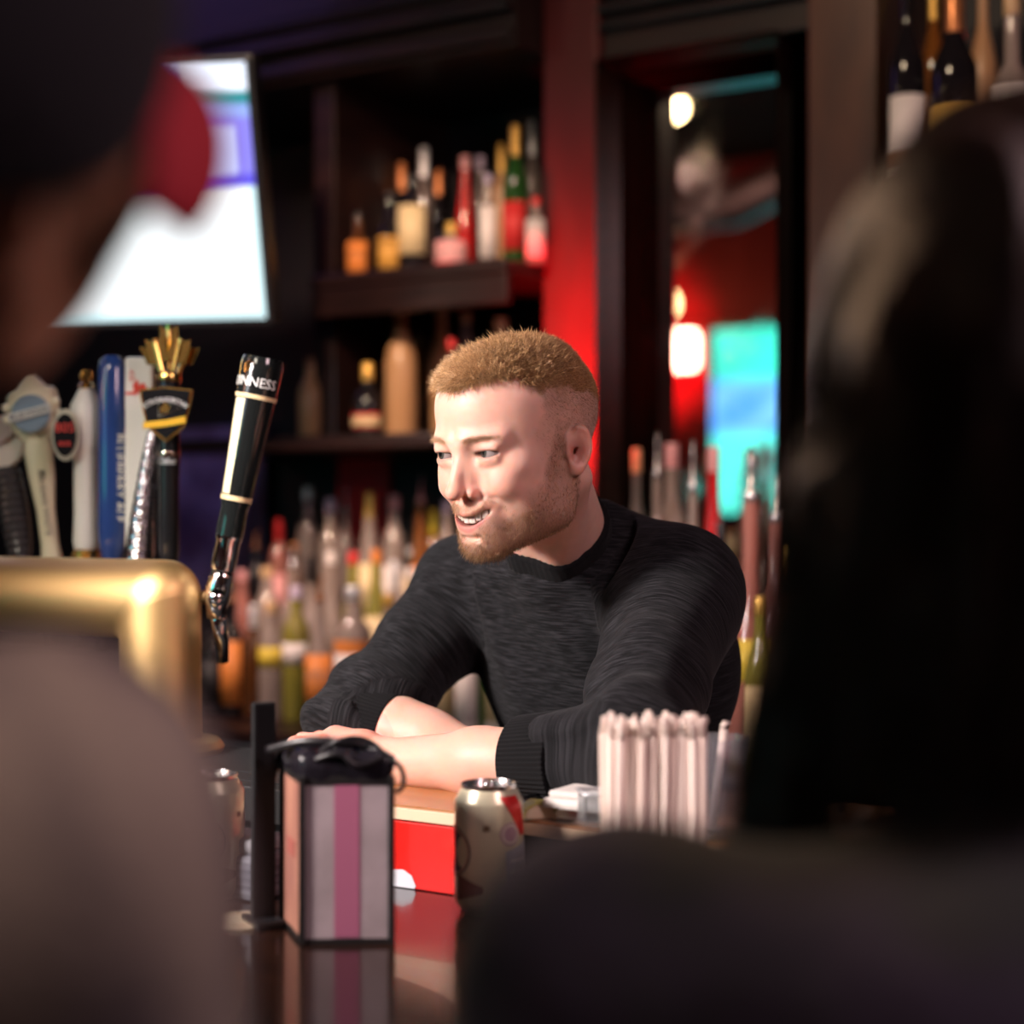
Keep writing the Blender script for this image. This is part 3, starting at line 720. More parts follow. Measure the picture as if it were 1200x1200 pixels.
def fade_masks(Q):
    """0..1 masks in head space: hair on top, short fade, beard, moustache, lips, brow"""
    x, y, z = np.abs(Q[:,0]), Q[:,1], Q[:,2]
    g = lambda v, a, b: np.clip((v-a)/(b-a), 0, 1)
    nz = vnoise(Q, 160, 1)*.006+vnoise(Q, 60, 3)*.010-.008
    # front hairline: higher at the temples, dips towards the sideburn
    front = .066-.008*np.cos(x*70)+.0
    hl = np.where(y < -.02, front-(y+.06)*.45, .052-(y+.02)*.28)
    hair = g(z+nz-hl, -.003, .006)*g(y+nz, -.094, -.086)
    temple = np.clip((x-.045)/.01, 0, 1)
    side_lo = np.where(y < .02, .0+(.0)*y, -.012)
    fade = g(z+nz*1.5, side_lo-.030, hl+.0)*g(y-nz*2-(.0-.035+.25*np.clip(z-.02, 0, .1)), -.006, .008)
    fade = np.maximum(fade*.9, 0)
    # beard: along jaw, chin, up to the sideburn, around the mouth
    jl = -.036+(-y-.0)*.42                       # upper limit gets lower towards the mouth
    line = np.where(y > -.02, .012-(y+.02)*.3, -.030-(-.02-y)*.62)
    line = np.where(y > -.010, .016, line); line = np.where((y > -.04) & (y <= -.010), .016+(y+.010)*1.9, line)
    line = np.where(y <= -.04, -.041+(y+.04)*.55, line)
    beard = g(line-z+nz, -.004, .020)**.8*g(.012-y+nz, -.004, .004)*g(z+.125, 0, .006)
    mo = np.exp(-((z+.0580-9*x*x+.0)/.0042)**2)*g(.030-x, 0, .006)*g(-.075-y, 0, .01)
    lipup = np.exp(-((z+.0640-10.5*x*x)/.0030)**4)*g(.027-x, 0, .004)*g(-.080-y, 0, .006)
    liplo = np.exp(-((z+.0790-24*x*x)/.0038)**4)*g(.026-x, 0, .004)*g(-.080-y, 0, .006)
    inner = np.exp(-((z-mouth_z(x))/.0058)**4)*g(.0255-x, 0, .003)*g(-.062-y, 0, .004)
    lips = np.clip(lipup+liplo, 0, 1)
    beard = beard*(1-lips)*(1-inner)*(1-g(.016-x, 0, .010)*g(z+.094, 0, .004)*g(-.062-z, 0, .001))
    earz = g(x-.069, 0, .002)*g(.026-np.abs(y-.006), 0, .004)*g(.008-z, 0, .006)
    fade = fade*(1-earz); beard = beard*(1-earz)
    # skin-clear zone on the front of the cheeks and under the nose wings
    brow = np.exp(-((z-(.0165-5.*(x-.030)**2+.0*x))/.0024)**2)*g(x, .009, .015)*g(.053-x, 0, .010)*g(-.04-y, 0, .01)
    return hair, np.clip(fade, 0, 1), np.clip(beard, 0, 1), np.clip(mo, 0, 1), lips, inner, brow
def body_colour(X):
    Q = to_head(X); r = nrm(Q) < .22
    base = np.tile(np.array((.70,.41,.32)), (len(X), 1))
    q = Q[r]; hair, fade, beard, mo, lips, inner, brow = fade_masks(q)
    c = base[r]; x, y, z = np.abs(q[:,0]), q[:,1], q[:,2]
    def mix(c, col, m): m = m[:,None]; return c*(1-m)+np.array(col)*m
    blush = np.exp(-(((x-.040)/.018)**2+((z+.035)/.018)**2))*(y < -.03)
    nose = np.exp(-((x/.016)**2+((z+.038)/.014)**2))*(y < -.09)
    earm = np.clip((x-.073)/.006, 0, 1)*(z < .03)
    c = mix(c, (.66,.25,.18), np.clip(blush*.35+nose*.45+earm*.5, 0, 1))
    c = mix(c, (.42,.11,.08), np.clip(1.3-np.sqrt((y-.005)**2+((z+.020)*.75)**2)/.0105, 0, 1)*(x > .066)*.8)  # shade of the ear hollow painted in as darker red skin
    mott = vnoise(q, 120, 5)[:,None]; c = c*(.95+.10*mott)
    c = mix(c, (.26,.155,.10), fade*.55); c = mix(c, (.26,.14,.06), hair)
    c = mix(c, (.27,.14,.08), np.clip(beard*.55+mo*.2, 0, 1)); c = mix(c, (.36,.19,.10), brow*.5)
    c = mix(c, (.52,.18,.16), lips*.85); c = mix(c, (.10,.02,.02), inner)
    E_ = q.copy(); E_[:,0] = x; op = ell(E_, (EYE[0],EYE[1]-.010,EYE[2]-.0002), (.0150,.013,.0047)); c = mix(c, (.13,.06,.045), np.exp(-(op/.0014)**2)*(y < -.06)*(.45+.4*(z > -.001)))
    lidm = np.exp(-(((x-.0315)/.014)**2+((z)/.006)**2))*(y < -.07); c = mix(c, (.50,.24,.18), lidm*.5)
    out = base; out[r] = c
    h = nrm(X-(R_WR+hax*.08)) < .07; out[h] = out[h]*np.array((1.05,.85,.85))
    return out

t_bar = empty('person', tuple(NB-np.array((0,-.05,.35))), 0, 'smiling bearded young man in charcoal sweater leaning crossed forearms on the bar', 'person')
def child(name, me, m, root=t_bar, **k):
    o = link(name, me, m, root); o.matrix_parent_inverse = Matrix.Translation(-Vector(root.location)); 
    for kk, v in k.items(): o[kk] = v
    return o
M_skin = mat('skin', attr=True, rough=.48, sss=.6, bump=((900,900,900), .12, .0006))
pos, q = surface(body_sdf, (-.36,1.55,1.10), (.34,2.30,1.70), .0017, 2.3)
pos = relax(pos, q, 1, .5)
body = child('body', fast_mesh(pos, q, body_colour(pos)), M_skin)

# eyes, looking the way the face turns
for s in (-1, 1):
    c = from_head((EYE[0]*s, EYE[1], EYE[2])); gz = np.array((-.84,-.54,-.04)); gz /= np.linalg.norm(gz)
    vs, fs = [], []
    me = bpy.data.meshes.new('eye'); bm = bmesh.new(); bmesh.ops.create_uvsphere(bm, u_segments=36, v_segments=28, radius=EYR)
    bm.to_mesh(me); bm.free(); co = np.empty(len(me.vertices)*3); me.vertices.foreach_get('co', co); co = co.reshape(-1,3)
    colr = np.tile(np.array((.27,.225,.215)), (len(co),1)); an = np.degrees(np.arccos(np.clip(co[:,2]/EYR, -1, 1)))
    colr[an < 31] = (.045,.045,.04); colr[an < 13] = (.005,.005,.005)
    at = me.color_attributes.new('Col', 'FLOAT_COLOR', 'POINT'); cc = np.ones((len(co),4), np.float32); cc[:,:3] = colr; at.data.foreach_set('color', cc.ravel())
    me.shade_smooth()
    e = child('eye', me, cm((1,1,1), .06, attr=True)); e.rotation_euler = Vector(gz).to_track_quat('Z','Y').to_euler(); e.location = Vector(c)
    e.matrix_parent_inverse = Matrix.Translation(-Vector(t_bar.location))
# teeth: each upper tooth a rounded block on an arc
M_tooth = mat('tooth', (.74,.66,.57), .18, sss=.2)
for sd in (-1, 1):
    xc = 0
    for wdt, h in ((.0084,.0095), (.0066,.0085), (.0074,.0092), (.0066,.0078), (.0066,.007)):
        x = xc+wdt/2; xc += wdt*(.93 if xc > .01 else 1); yy = -.0935+14.5*x*x
        if x > .026: break
        me = box_me(-wdt/2*1.0, wdt/2*1.0, -.003, .003, -h, .003, .0018)
        R = rotm('Z', math.atan(29*x*sd)); zt = -.0642+11*x*x
        for v in me.vertices: v.co = Vector(from_head(R @ np.array(v.co)+np.array((x*sd, yy, zt))))
        me.shade_smooth(); child('tooth', me, M_tooth)
vs = []
gum = sweep([from_head((x, -.0915+14.5*x*x, -.0615+11*x*x)) for x in np.linspace(-.024,.024,13)], .003, 8)
child('gum', gum, cm((.35,.08,.07), .3))
low = sweep([from_head((x, -.088+15*x*x, -.0790+14*x*x)) for x in np.linspace(-.020,.020,13)], .003, 8)
child('tongue', low, cm((.28,.06,.05), .35))

# hair and beard strands rooted on the skin
def rnd(n): return np.random.rand(n)
Qv = to_head(pos); near = nrm(Qv) < .2; Hp = pos[near]; Hq = Qv[near]
hair, fade, beard, mo, lips, inner, brow = fade_masks(Hq)
def pick(mask, n, thr=.02):
    p = np.where(mask > thr, mask, 0); p = p/p.sum(); i = np.random.choice(len(Hp), n, p=p); j = np.random.normal(0, .0008, (n,3))
    return Hp[i]+j, Hq[i]
def local_dir(v): return np.asarray(v) @ HR.T
def hair_obj(name, mask, n, lfun, dfun, col, r0, jit=.25, seg=2):
    X, Q = pick(mask, n); N = grad(body_sdf, X); T = local_dir(dfun(Q)); L = lfun(Q)*(0.7+.6*rnd(n))
    lift = dfun.lift if hasattr(dfun, 'lift') else .5
    D = N*lift+T+np.random.normal(0, jit, (n,3)); X = X-N*.0006
    B = (local_dir(dfun(Q)))*(L*.25)[:,None]
    me = strands(X, D, L, r0, name, B, seg)
    c1, c2 = np.array(col[0]), np.array(col[1]); t = rnd(n)[:,None]; cc = np.repeat(c1*(1-t)+c2*t, 3*seg+1, axis=0)
    at = me.color_attributes.new('Col', 'FLOAT_COLOR', 'POINT'); c4 = np.ones((len(cc),4), np.float32); c4[:,:3] = cc; at.data.foreach_set('color', c4.ravel())
    return child(name, me, cm((1,1,1), .42, attr=True, spec=.6), kind='stuff')
def ftop(Q):
    d = np.zeros_like(Q); y = Q[:,1]; f = np.clip((-y-.01)/.05, 0, 1)      # fringe sweeps forward and up, the rest lies back and down the side
    d[:,1] = -.15*f+.25*(1-f)-.2; d[:,2] = -.60*f-.10*(1-f); d[:,0] = .3*np.sign(Q[:,0])*np.clip(np.abs(Q[:,0])/.07, 0, 1)+.25; return d*.9
ftop.lift = .38
hair_obj('hair', hair**2, 42000, lambda Q: np.maximum(.0030, .0090+.005*np.clip((-Q[:,1]-.02)/.05, 0, 1)-.0085*np.clip((.092-Q[:,2])/.035, 0, 1)*(Q[:,1]>-.05)), ftop, ((.23,.11,.04), (.60,.36,.16)), .00023, .20, 3)
def ftuft(Q): d = np.zeros_like(Q); d[:,1] = -.25; d[:,2] = .1; return d
ftuft.lift = .8
hair_obj('fringe', hair*np.clip((-Hq[:,1]-.035)/.03, 0, 1), 2600, lambda Q: .008+.007*rnd(len(Q)), ftuft, ((.36,.19,.08), (.72,.46,.23)), .00028, .45, 3)
def flock(Q): d = np.zeros_like(Q); f = np.clip((-Q[:,1]-.01)/.05, 0, 1); d[:,1] = -.1-.3*f; d[:,0] = .35*np.sign(Q[:,0]-.01); d[:,2] = -.25*f; return d
flock.lift = .35
hair_obj('hair_locks', hair**2*(Hq[:,1] < .035)*(Hq[:,2] > .062), 3800, lambda Q: .011+.004*rnd(len(Q)), flock, ((.17,.08,.03), (.70,.42,.19)), .00036, .30, 3)
def fside(Q): d = np.zeros_like(Q); d[:,2] = -.8; d[:,1] = .4; return d
fside.lift = .35
hair_obj('side_hair', fade*(1-hair), 14000, lambda Q: .0018+.0035*np.clip((Q[:,2]-.02)/.05, 0, 1), fside, ((.26,.145,.075),(.38,.23,.13)), .00010, .2)
def fbeard(Q): d = np.zeros_like(Q); d[:,2] = -.8; d[:,1] = -.35; return d
fbeard.lift = .5
hair_obj('beard', beard**1.5, 15000, lambda Q: .0028+.004*np.clip((-Q[:,1]-.04)/.04, 0, 1)*np.clip((-Q[:,2]-.07)/.03, 0, 1), fbeard, ((.12,.055,.025),(.50,.28,.13)), .00014, .35)
def fmo(Q): d = np.zeros_like(Q); d[:,2] = -.7; d[:,0] = .6*np.sign(Q[:,0]); d[:,1] = -.2; return d
fmo.lift = .3
hair_obj('moustache', mo, 2200, lambda Q: np.full(len(Q), .0030), fmo, ((.33,.17,.08),(.55,.33,.18)), .00010, .2)
def fbrow(Q): d = np.zeros_like(Q); d[:,0] = np.sign(Q[:,0]); d[:,2] = .15; return d
fbrow.lift = .25
hair_obj('eyebrows', brow, 900, lambda Q: np.full(len(Q), .0045), fbrow, ((.26,.14,.065),(.52,.32,.18)), .00011, .10)

# sweater
def fold(X, n, k, ph, amp): return amp*np.sin(X @ np.array(n)*k+ph)
def sleeve(X, sh, el, end, r0, r1, r2, seed):
    ax = (end-el)/np.linalg.norm(end-el)
    fo = smax(cone(X, el, end+ax*.03, r1, r2), (X-end)@ax, .003)
    return smin(cone(X, sh, el, r0, r1), fo, .02)
R_CU = R_EL+(R_WR-R_EL)*.42; L_CU = L_EL+(L_WR-L_EL)*.30
AXR = (R_WR-R_EL)/np.linalg.norm(R_WR-R_EL); AXL = (L_WR-L_EL)/np.linalg.norm(L_WR-L_EL)
NDIR = from_head((0,.024,-.040))-NB; NDIR /= np.linalg.norm(NDIR)
def sweater_sdf(X):
    ch = cone(X, (.075,2.045,1.265), (.165,1.985,1.265), .108, .115)
    wa = cone(X, (.105,2.16,.98), (.20,2.10,.98), .115, .12)
    d = smin(ch, wa, .15)
    d = smin(d, cone(X, (.12,2.02,1.26), (.14,2.13,1.0), .13, .13), .06)
    d = smin(d, cone(X, L_SH, R_SH, .062, .072), .06)
    d = smin(d, cone(X, NB+np.array((.008,.03,-.02)), (.11,2.02,1.29), .063, .11), .05)
    d = smin(d, cone(X, NB+np.array((.045,.05,.0)), R_SH, .045, .060), .045)
    d = smin(d, cone(X, NB+np.array((-.0,.03,-.02)), L_SH, .045, .052), .045)
    rs = sleeve(X, R_SH, R_EL+np.array((0,0,.004)), R_CU-AXR*.046, .072, .056, .049, 1)
    ls = sleeve(X, L_SH, L_EL, L_CU-AXL*.040, .066, .053, .047, 2)
    # stretched folds: across the sleeves, gathered at the elbows and armpits
    def wr(d, el, sh, cu, ph):
        ax = el-sh; L = np.linalg.norm(ax); ax = ax/L; t = (X-sh)@ax/L; w = np.exp(-((t-1.0)/.45)**2)+.35*np.exp(-((t-.1)/.25)**2)
        side = X @ np.array((6.,9.,4.))
        n1 = vnoise(X*np.array((1,1,1)), 14, ph)*4
        amp = .0075*w
        s = np.sin(t*22+side*1.4+n1+ph); return d-amp*(np.abs(s)**.7*np.sign(s)*.7+.3)
    rs = wr(rs, R_EL, R_SH, R_CU, 1.0); ls = wr(ls, L_EL, L_SH, L_CU, 2.6)
    d = smin(d, rs, .022); d = smin(d, ls, .022)
    # pull lines on the chest running down from the collar and from the armpits
    m = np.exp(-((X[:,2]-1.27)/.09)**2); u = (X-NB) @ np.array((.74,-.52,0)); 
    d = d-.0035*m*np.sin(u*75+vnoise(X, 12, 4)*3+(X[:,2]-1.3)*18)
    d = d-.0025*(vnoise(X, 22, 8)-.5)*2
    # neck opening and open sleeve ends
    t = (X-NB)@NDIR; rad = nrm(X-NB-t[:,None]*NDIR)
    d = smax(d, -np.maximum(-t-.002, rad-.092), .006)
    return d
M_knit = None
def knit(name, base, light, sc):
    m = bpy.data.materials.new(name); m.use_nodes = True; nt = m.node_tree; b = nt.nodes['Principled BSDF']
    at = nt.nodes.new('ShaderNodeAttribute'); at.attribute_name = 'Knit'      # x: along garment, y: around
    mp = nt.nodes.new('ShaderNodeMapping'); mp.inputs['Scale'].default_value = sc
    nz = nt.nodes.new('ShaderNodeTexNoise'); nz.inputs['Scale'].default_value = 1; nz.inputs['Detail'].default_value = 3
    rp = nt.nodes.new('ShaderNodeMapRange'); rp.inputs[1].default_value = .42; rp.inputs[2].default_value = .72
    mx = nt.nodes.new('ShaderNodeMix'); mx.data_type = 'RGBA'; mx.inputs[6].default_value = (*base,1); mx.inputs[7].default_value = (*light,1)
    nt.links.new(at.outputs['Vector'], mp.inputs[0]); nt.links.new(mp.outputs[0], nz.inputs['Vector'])
    nt.links.new(nz.outputs[0], rp.inputs[0]); nt.links.new(rp.outputs[0], mx.inputs[0]); nt.links.new(mx.outputs[2], b.inputs['Base Color'])
    bp = nt.nodes.new('ShaderNodeBump'); bp.inputs['Strength'].default_value = .5; bp.inputs['Distance'].default_value = .0015
    nt.links.new(nz.outputs[0], bp.inputs['Height']); nt.links.new(bp.outputs[0], b.inputs['Normal'])
    b.inputs['Roughness'].default_value = .9; b.inputs['Sheen Weight'].default_value = .05; b.inputs['Specular IOR Level'].default_value = .15
    return m
M_knit = knit('charcoal_knit', (.0042,.0042,.0050), (.030,.030,.034), (48,620,60))
def knit_attr(me, pos):
    # coordinate: y runs along the limb or trunk (streaks lie across it)
    K = np.zeros((len(pos),3), np.float32)
    dr = cone(pos, R_SH, R_EL, 0, 0); dl = cone(pos, L_SH, L_EL, 0, 0); fr = cone(pos, R_EL, R_WR, 0, 0); fl = cone(pos, L_EL, L_WR, 0, 0)
    dt = cone(pos, (.12,2.02,1.34), (.15,2.1,1.0), 0, 0)-.085
    allD = np.stack([dt, dr, dl, fr, fl], -1); w = np.exp(-allD/.008-(-allD/.008).max(-1, keepdims=True)); w /= w.sum(-1, keepdims=True)
    axs = np.array([(.0,.12,-1.), R_EL-R_SH, L_EL-L_SH, R_WR-R_EL, L_WR-L_EL]); axs /= nrm(axs)[:,None]
    org = np.array([(0,0,1.3), R_SH, L_SH, R_EL, L_EL]); al = np.stack([(pos-org[i])@axs[i] for i in range(5)], -1)
    am = np.argmax(w, -1); K[:,1] = al[np.arange(len(pos)), am]+vnoise(pos, 26, 2)*.0025; K[:,0] = pos @ np.array((.85,-.5,.1)); K[:,2] = pos[:,1]*.5
    at = me.attributes.new('Knit', 'FLOAT_VECTOR', 'POINT'); at.data.foreach_set('vector', K.ravel())
def cut(X, d):
    # end the sleeves cleanly
    for e, w_, c in ((R_EL, R_WR, R_CU), (L_EL, L_WR, L_CU)):
        ax = (w_-e)/np.linalg.norm(w_-e); t = (X-c)@ax
        nearm = cone(X, e, w_, 0, 0) < .095
        d = np.where(nearm, smax(d, t, .003), d)
    return d
def swf(X):
    return sweater_sdf(X)
pos2, q2 = largest(*surface(swf, (-.36,1.50,.93), (.40,2.38,1.52), .0032, 1.8))
pos2 = relax(pos2, q2, 1, .5)
sw = fast_mesh(pos2, q2); knit_attr(sw, pos2); child('sweater', sw, M_knit)
# ribbed cuffs and collar band: tubes with real ribs
def rib_tube(c0, c1, r0, r1, n=64, rib=.0012, wall=.004, hint=(0,0,1)):
    c0, c1 = np.array(c0), np.array(c1); ax = (c1-c0)/np.linalg.norm(c1-c0); u = np.cross(ax, hint); u /= np.linalg.norm(u); v = np.cross(ax, u)
    vs, fs = [], []; prof = [(0,0), (0,1), (.03,1.02), (.5,1.02), (.97,1.0), (1,.97), (1,.9)]
    m = n*4
    for s, k in prof:
        for i in range(m):
            a = 2*math.pi*i/m; r = (r0+(r1-r0)*s)-wall*(1-k)*3*(k < 1)+(rib*(math.cos(n*a)) if k >= 1 else 0)
            vs.append(c0+ax*s*np.linalg.norm(c1-c0)+(u*math.cos(a)+v*math.sin(a))*r)
    for p in range(len(prof)-1):
        for i in range(m): j = (i+1) % m; fs.append((p*m+i, p*m+j, (p+1)*m+j, (p+1)*m+i))
    me = mesh(vs, fs); me.shade_smooth(); return me
M_rib = mat('rib_knit', (.0055,.0055,.0062), .9, sheen=.05, spec=.15, bump=((300,300,300), .4, .001))
axr = (R_WR-R_EL)/np.linalg.norm(R_WR-R_EL); axl = (L_WR-L_EL)/np.linalg.norm(L_WR-L_EL)
child('sleeve_cuff', rib_tube(R_CU-axr*.056, R_CU+axr*.004, .0535, .0475), M_rib)
child('sleeve_cuff', rib_tube(L_CU-axl*.050, L_CU+axl*.004, .0510, .0455), M_rib)
def collar_sdf(X):
    b = body_sdf(X); t = (X-NB)@NDIR
    return smax(np.abs(b-.0035)-.0035, np.abs(t-.004-.0)-.0125, .004)+0.0004*np.sin((X@np.array((700.,-500,0))))
pc, qc = largest(*surface(collar_sdf, tuple(NB-.13), tuple(NB+.13), .0020, 2))
child('collar', fast_mesh(relax(pc, qc), qc), M_rib)
# trousers behind the counter
tr = sweep([(.15,2.13,1.0),(.16,2.15,.9),(.16,2.16,.78)], [.13,.135,.13], 20)
tr2 = lambda x: sweep([(x,2.14,.85),(x,2.12,.5),(x+.005,2.13,.07)], [.088,.062,.05], 16)
me = join_me([(tr, Matrix()), (tr2(.09), Matrix()), (tr2(.22), Matrix())]); me.shade_smooth(); child('trousers', me, cm((.01,.012,.02), .9))
for x in (.09, .22):
    me = box_me(x-.045, x+.045, 1.98, 2.20, .0, .075, .02); me.shade_smooth(); child('shoe', me, cm((.01,.01,.01), .4))
# ============================================================ BAR COUNTER
M_top = mat('bar_top', (.030,.012,.007), .17, coat=.3, noise=((.014,.006,.004), (4,30,30), .35, .65))
M_rail = mat('light_oak', (.46,.20,.07), .25, coat=.5, noise=((.30,.12,.04), (4,50,50), .35, .65))
bar = empty('bar_counter', (0,0,0), ROT, 'long glossy dark bar counter with a light wooden inner ledge where the arms rest', 'counter')
def bx(name, a0, a1, b0, b1, z0, z1, m, bev=.004): return link(name, box_me(a0, a1, b0, b1, z0, z1, bev), m, bar)
BR = 1.345
bx('counter_top', -3.6, 1.4, .72, BR, 1.02, 1.07, M_top, .012)
bx('counter_front', -3.5, 1.3, .86, .92, 0, 1.02, M_wood)
bx('riser', -3.6, 1.4, BR, BR+.03, 1.02, 1.138, M_black, .002)
bx('ledge', -3.6, 1.4, BR-.004, 1.60, 1.1385, 1.152, M_rail, .004)
bx('ledge_strip', -3.6, 1.4, BR-.006, BR-.0045, 1.1385, 1.150, mat('pale_edge', (.75,.55,.38), .3), .0005)  # paler strip along the front edge of the ledge
bx('inner_panel', -3.6, 1.4, 1.52, 1.56, 0, 1.138, M_black)
a0, a1 = pa(428, BR), pa(545, BR)
o = bx('red_board', a0, a1, BR-.008, BR-.001, 1.0705, 1.137, mat('red_paint', (.62,.012,.008), .25, coat=.3), .001)
bx('footrail', -3.5, 1.3, .74, .78, .18, .22, cm((.55,.33,.08), .2, 1.0), .018)
# torn white sticker at the foot of the red board
st = link('sticker', prism_me([(-.019,0),(-.020,.008),(-.012,.016),(.004,.018),(.015,.013),(.020,.003),(.018,0)], -.0006, 0), cm((.60,.62,.68), .5), o)
st.location = (pa(474, BR), BR-.0082, 1.0708); st['label'] = 'torn pale sticker at the foot of the red board'
# ============================================================ BRASS DRAFT TOWER
M_brass = mat('brushed_brass', (.80,.54,.24), .5, 1.0, bump=((4,4,260), .10, .0005))
R0 = .050; ta, tb = AB(P(188, 700, 2.0)); tz = CZ-58/F*2.0-R0
tw = empty('draft_tower', tuple(W(ta, tb, 1.1545)), ROT, 'curved brushed brass draft beer tower standing on the bar at the left', 'beer tower')
n = 48; vs, fs = [], []; L = 1.2; zc = tz-1.152
rings = [('h', s) for s in np.linspace(0, 1, 6)]+[('f', s) for s in np.linspace(0, 1, 9)]+[('v', s) for s in np.linspace(0, 1, 4)]
for kind, s in rings:
    for i in range(n):
        t = 2*math.pi*i/n; o_ = R0*math.cos(t); y = R0*math.sin(t); rho = .012+.030*max(0, o_/R0)
        if kind == 'h': x, z = -L+(L+o_-rho)*s, zc+o_
        elif kind == 'f': q = math.pi/2*(1-s); x, z = o_-rho+rho*math.cos(q), zc+o_-rho+rho*math.sin(q)
        else: x, z = o_, (zc+o_-rho)*(1-s)+.006*s
        vs.append((x, y, z))
for k in range(len(rings)-1):
    for i in range(n): j = (i+1) % n; fs.append((k*n+i, (k+1)*n+i, (k+1)*n+j, k*n+j))
fs.append(tuple(range(n))); me = mesh(vs, fs); me.shade_smooth(); me.set_sharp_from_angle(angle=math.radians(24)); link('pipe', me, M_brass, tw)
link('base_flange', lathe_me([(.075,0),(.078,.006),(.072,.014),(.052,.018)], 40), M_brass, tw)
lm = []
link('far_leg', lathe_me([(R0,.006),(R0,zc)], 40), M_brass, tw, (-1.0,0,0))
mt = empty('added_dark_mat', (0,0,0), ROT, 'long black mat added to darken the ledge under the brass tower', 'mat')  # invented mat, there to turn the pale ledge dark on the left
m1_ = pa(345, BR)
link('pad', box_me(-3.5, m1_, BR-.004, 1.60, 1.1522, 1.1540, .0005), cm((.01,.01,.011), .7), mt)
link('lip', box_me(-3.5, m1_, BR-.014, BR-.0065, 1.118, 1.1560, .002), cm((.01,.01,.011), .6), mt)
for i in range(5): link('ridge', box_me(-3.5, m1_-.01, 1.365+.045*i, 1.371+.045*i, 1.1540, 1.1552), cm((.012,.012,.013), .6), mt) if not 1 < i < 4 else None
# ============================================================ TAP HANDLES
BT = tb+.115
def tap(px, label, d=BT, zbase=None):
    a = pa(px, d); zb = pz(px, 664, d)
    e = empty('beer_tap', tuple(W(a, d, zb)), 0, label, 'beer tap', 'tap handles on the brass tower')
    chrome = cm((.75,.75,.78), .12, 1.0)
    link('faucet', join_me([(sweep([(0,0,0),(0,0,-.035),(.012,.022,-.075),(.014,.026,-.12)], [.009,.013,.011,.009], 12), Matrix()),
                            (sweep([(0,0,-.035),(-.028,-.055,-.035)], .011, 12), Matrix())]), chrome, e, smooth=True)
    return e, CZ, F/rb(px, d)
H = lambda py, px: pz(px, py, BT)-pz(px, 664, BT)      # height above tap base for a pixel row
chrome = cm((.75,.75,.78), .12, 1.0); gold = cm((.80,.50,.15), .22, 1.0)
def tube_prof(e, name, prof, m, n=24, sx=1, sy=1, **k):
    me = lathe_me(prof, n)
    for v in me.vertices: v.co.x *= sx; v.co.y *= sy
    o = link(name, me, m, e)
    for kk, vv in k.items(): o[kk] = vv
    return o
def txt(e, s, size, m, loc, wrap=None, rot=None, name='lettering', bend=None, ext=.0004):
    return link(name, text_me(s, size, ext, wrap, bend=bend), m, e, loc, rot)
wht = cm((.85,.83,.78), .3); blk = cm((.012,.012,.014), .18); crm = cm((.80,.72,.52), .3)
mpp = rb(150, BT)/F                                 # metres per pixel at the taps
# 1 : dark ribbed handle with a pale round head
e, _, _ = tap(26, 'dark ribbed tap handle with a pale disc head, far left of the taps')
e.rotation_euler = (0, math.radians(-8), 0)
pr = []
for i in range(26): z = .005+i*.0055; pr.append(((.016+.006*math.sin(i*.12))*(1.0 if i % 2 else .88), z))
tube_prof(e, 'shaft', [(.008,0),(.012,.004)]+pr, cm((.05,.045,.05), .22))
tube_prof(e, 'ferrule', [(.011,-.012),(.012,-.002),(.009,.004)], gold)
me = lathe_me([(.001,-.006),(.030,-.005),(.033,0),(.030,.005),(.001,.006)], 28); 
o = link('disc', me, cm((.62,.55,.48), .4), e, (-.002,-.010,.172), (math.pi/2,0,0))
link('leaf', prism_me([(-.045,-.012),(-.02,.016),(.01,.020),(.032,.008),(.022,-.008),(-.005,-.022)], -.004, .003, .001), cm((.42,.32,.30), .45), e, (.002,-.020,.195))
# 2 : white moulded handle
e, _, _ = tap(62, 'white moulded tap handle with blue moon disc and vertical lettering')
h = H(438, 50); e.rotation_euler = (0, math.radians(-7), 0)
tube_prof(e, 'shaft', [(.012,0),(.016,.004),(.0125,.03),(.013,.08),(.018,.125),(.020,h*.60),(.017,h*.66)], crm, 28, 1, .8)
tube_prof(e, 'head', [(.018,h*.63),(.024,h*.67),(.034,h*.72),(.037,h*.80),(.036,h*.90),(.030,h*.925),(.022,h*.93),(.016,h*.96),(.006,h)], crm, 8, 1, .6)
for s in (-1, 1):
    for z in (.78, .84): link('scroll', lathe_me([(.001,-.004),(.006,-.003),(.007,0),(.006,.003),(.001,.004)], 14), crm, e, (s*.034,-.010,h*z), (math.pi/2,0,0))
dd = link('disc', lathe_me([(.001,-.003),(.025,-.003),(.027,0),(.025,.002)], 32), cm((.22,.30,.38), .3), e, (.002,-.024,h*.79), (math.pi/2,0,0))
link('banner', prism_me([(-.030,-.010),(-.030,.002),(.030,.010),(.030,-.002)], -.003, 0, .0006), cm((.70,.70,.66), .4), e, (.002,-.0285,h*.79))
txt(e, 'BLUE MOON', .0095, cm((.03,.04,.08), .4), (.002,-.0322,h*.79), rot=(0,math.radians(-7.5),0))
txt(e, 'BELGIAN WHITE', .0125, cm((.15,.12,.10), .4), (.004,-.0165,h*.33), rot=(0,math.radians(90),0))
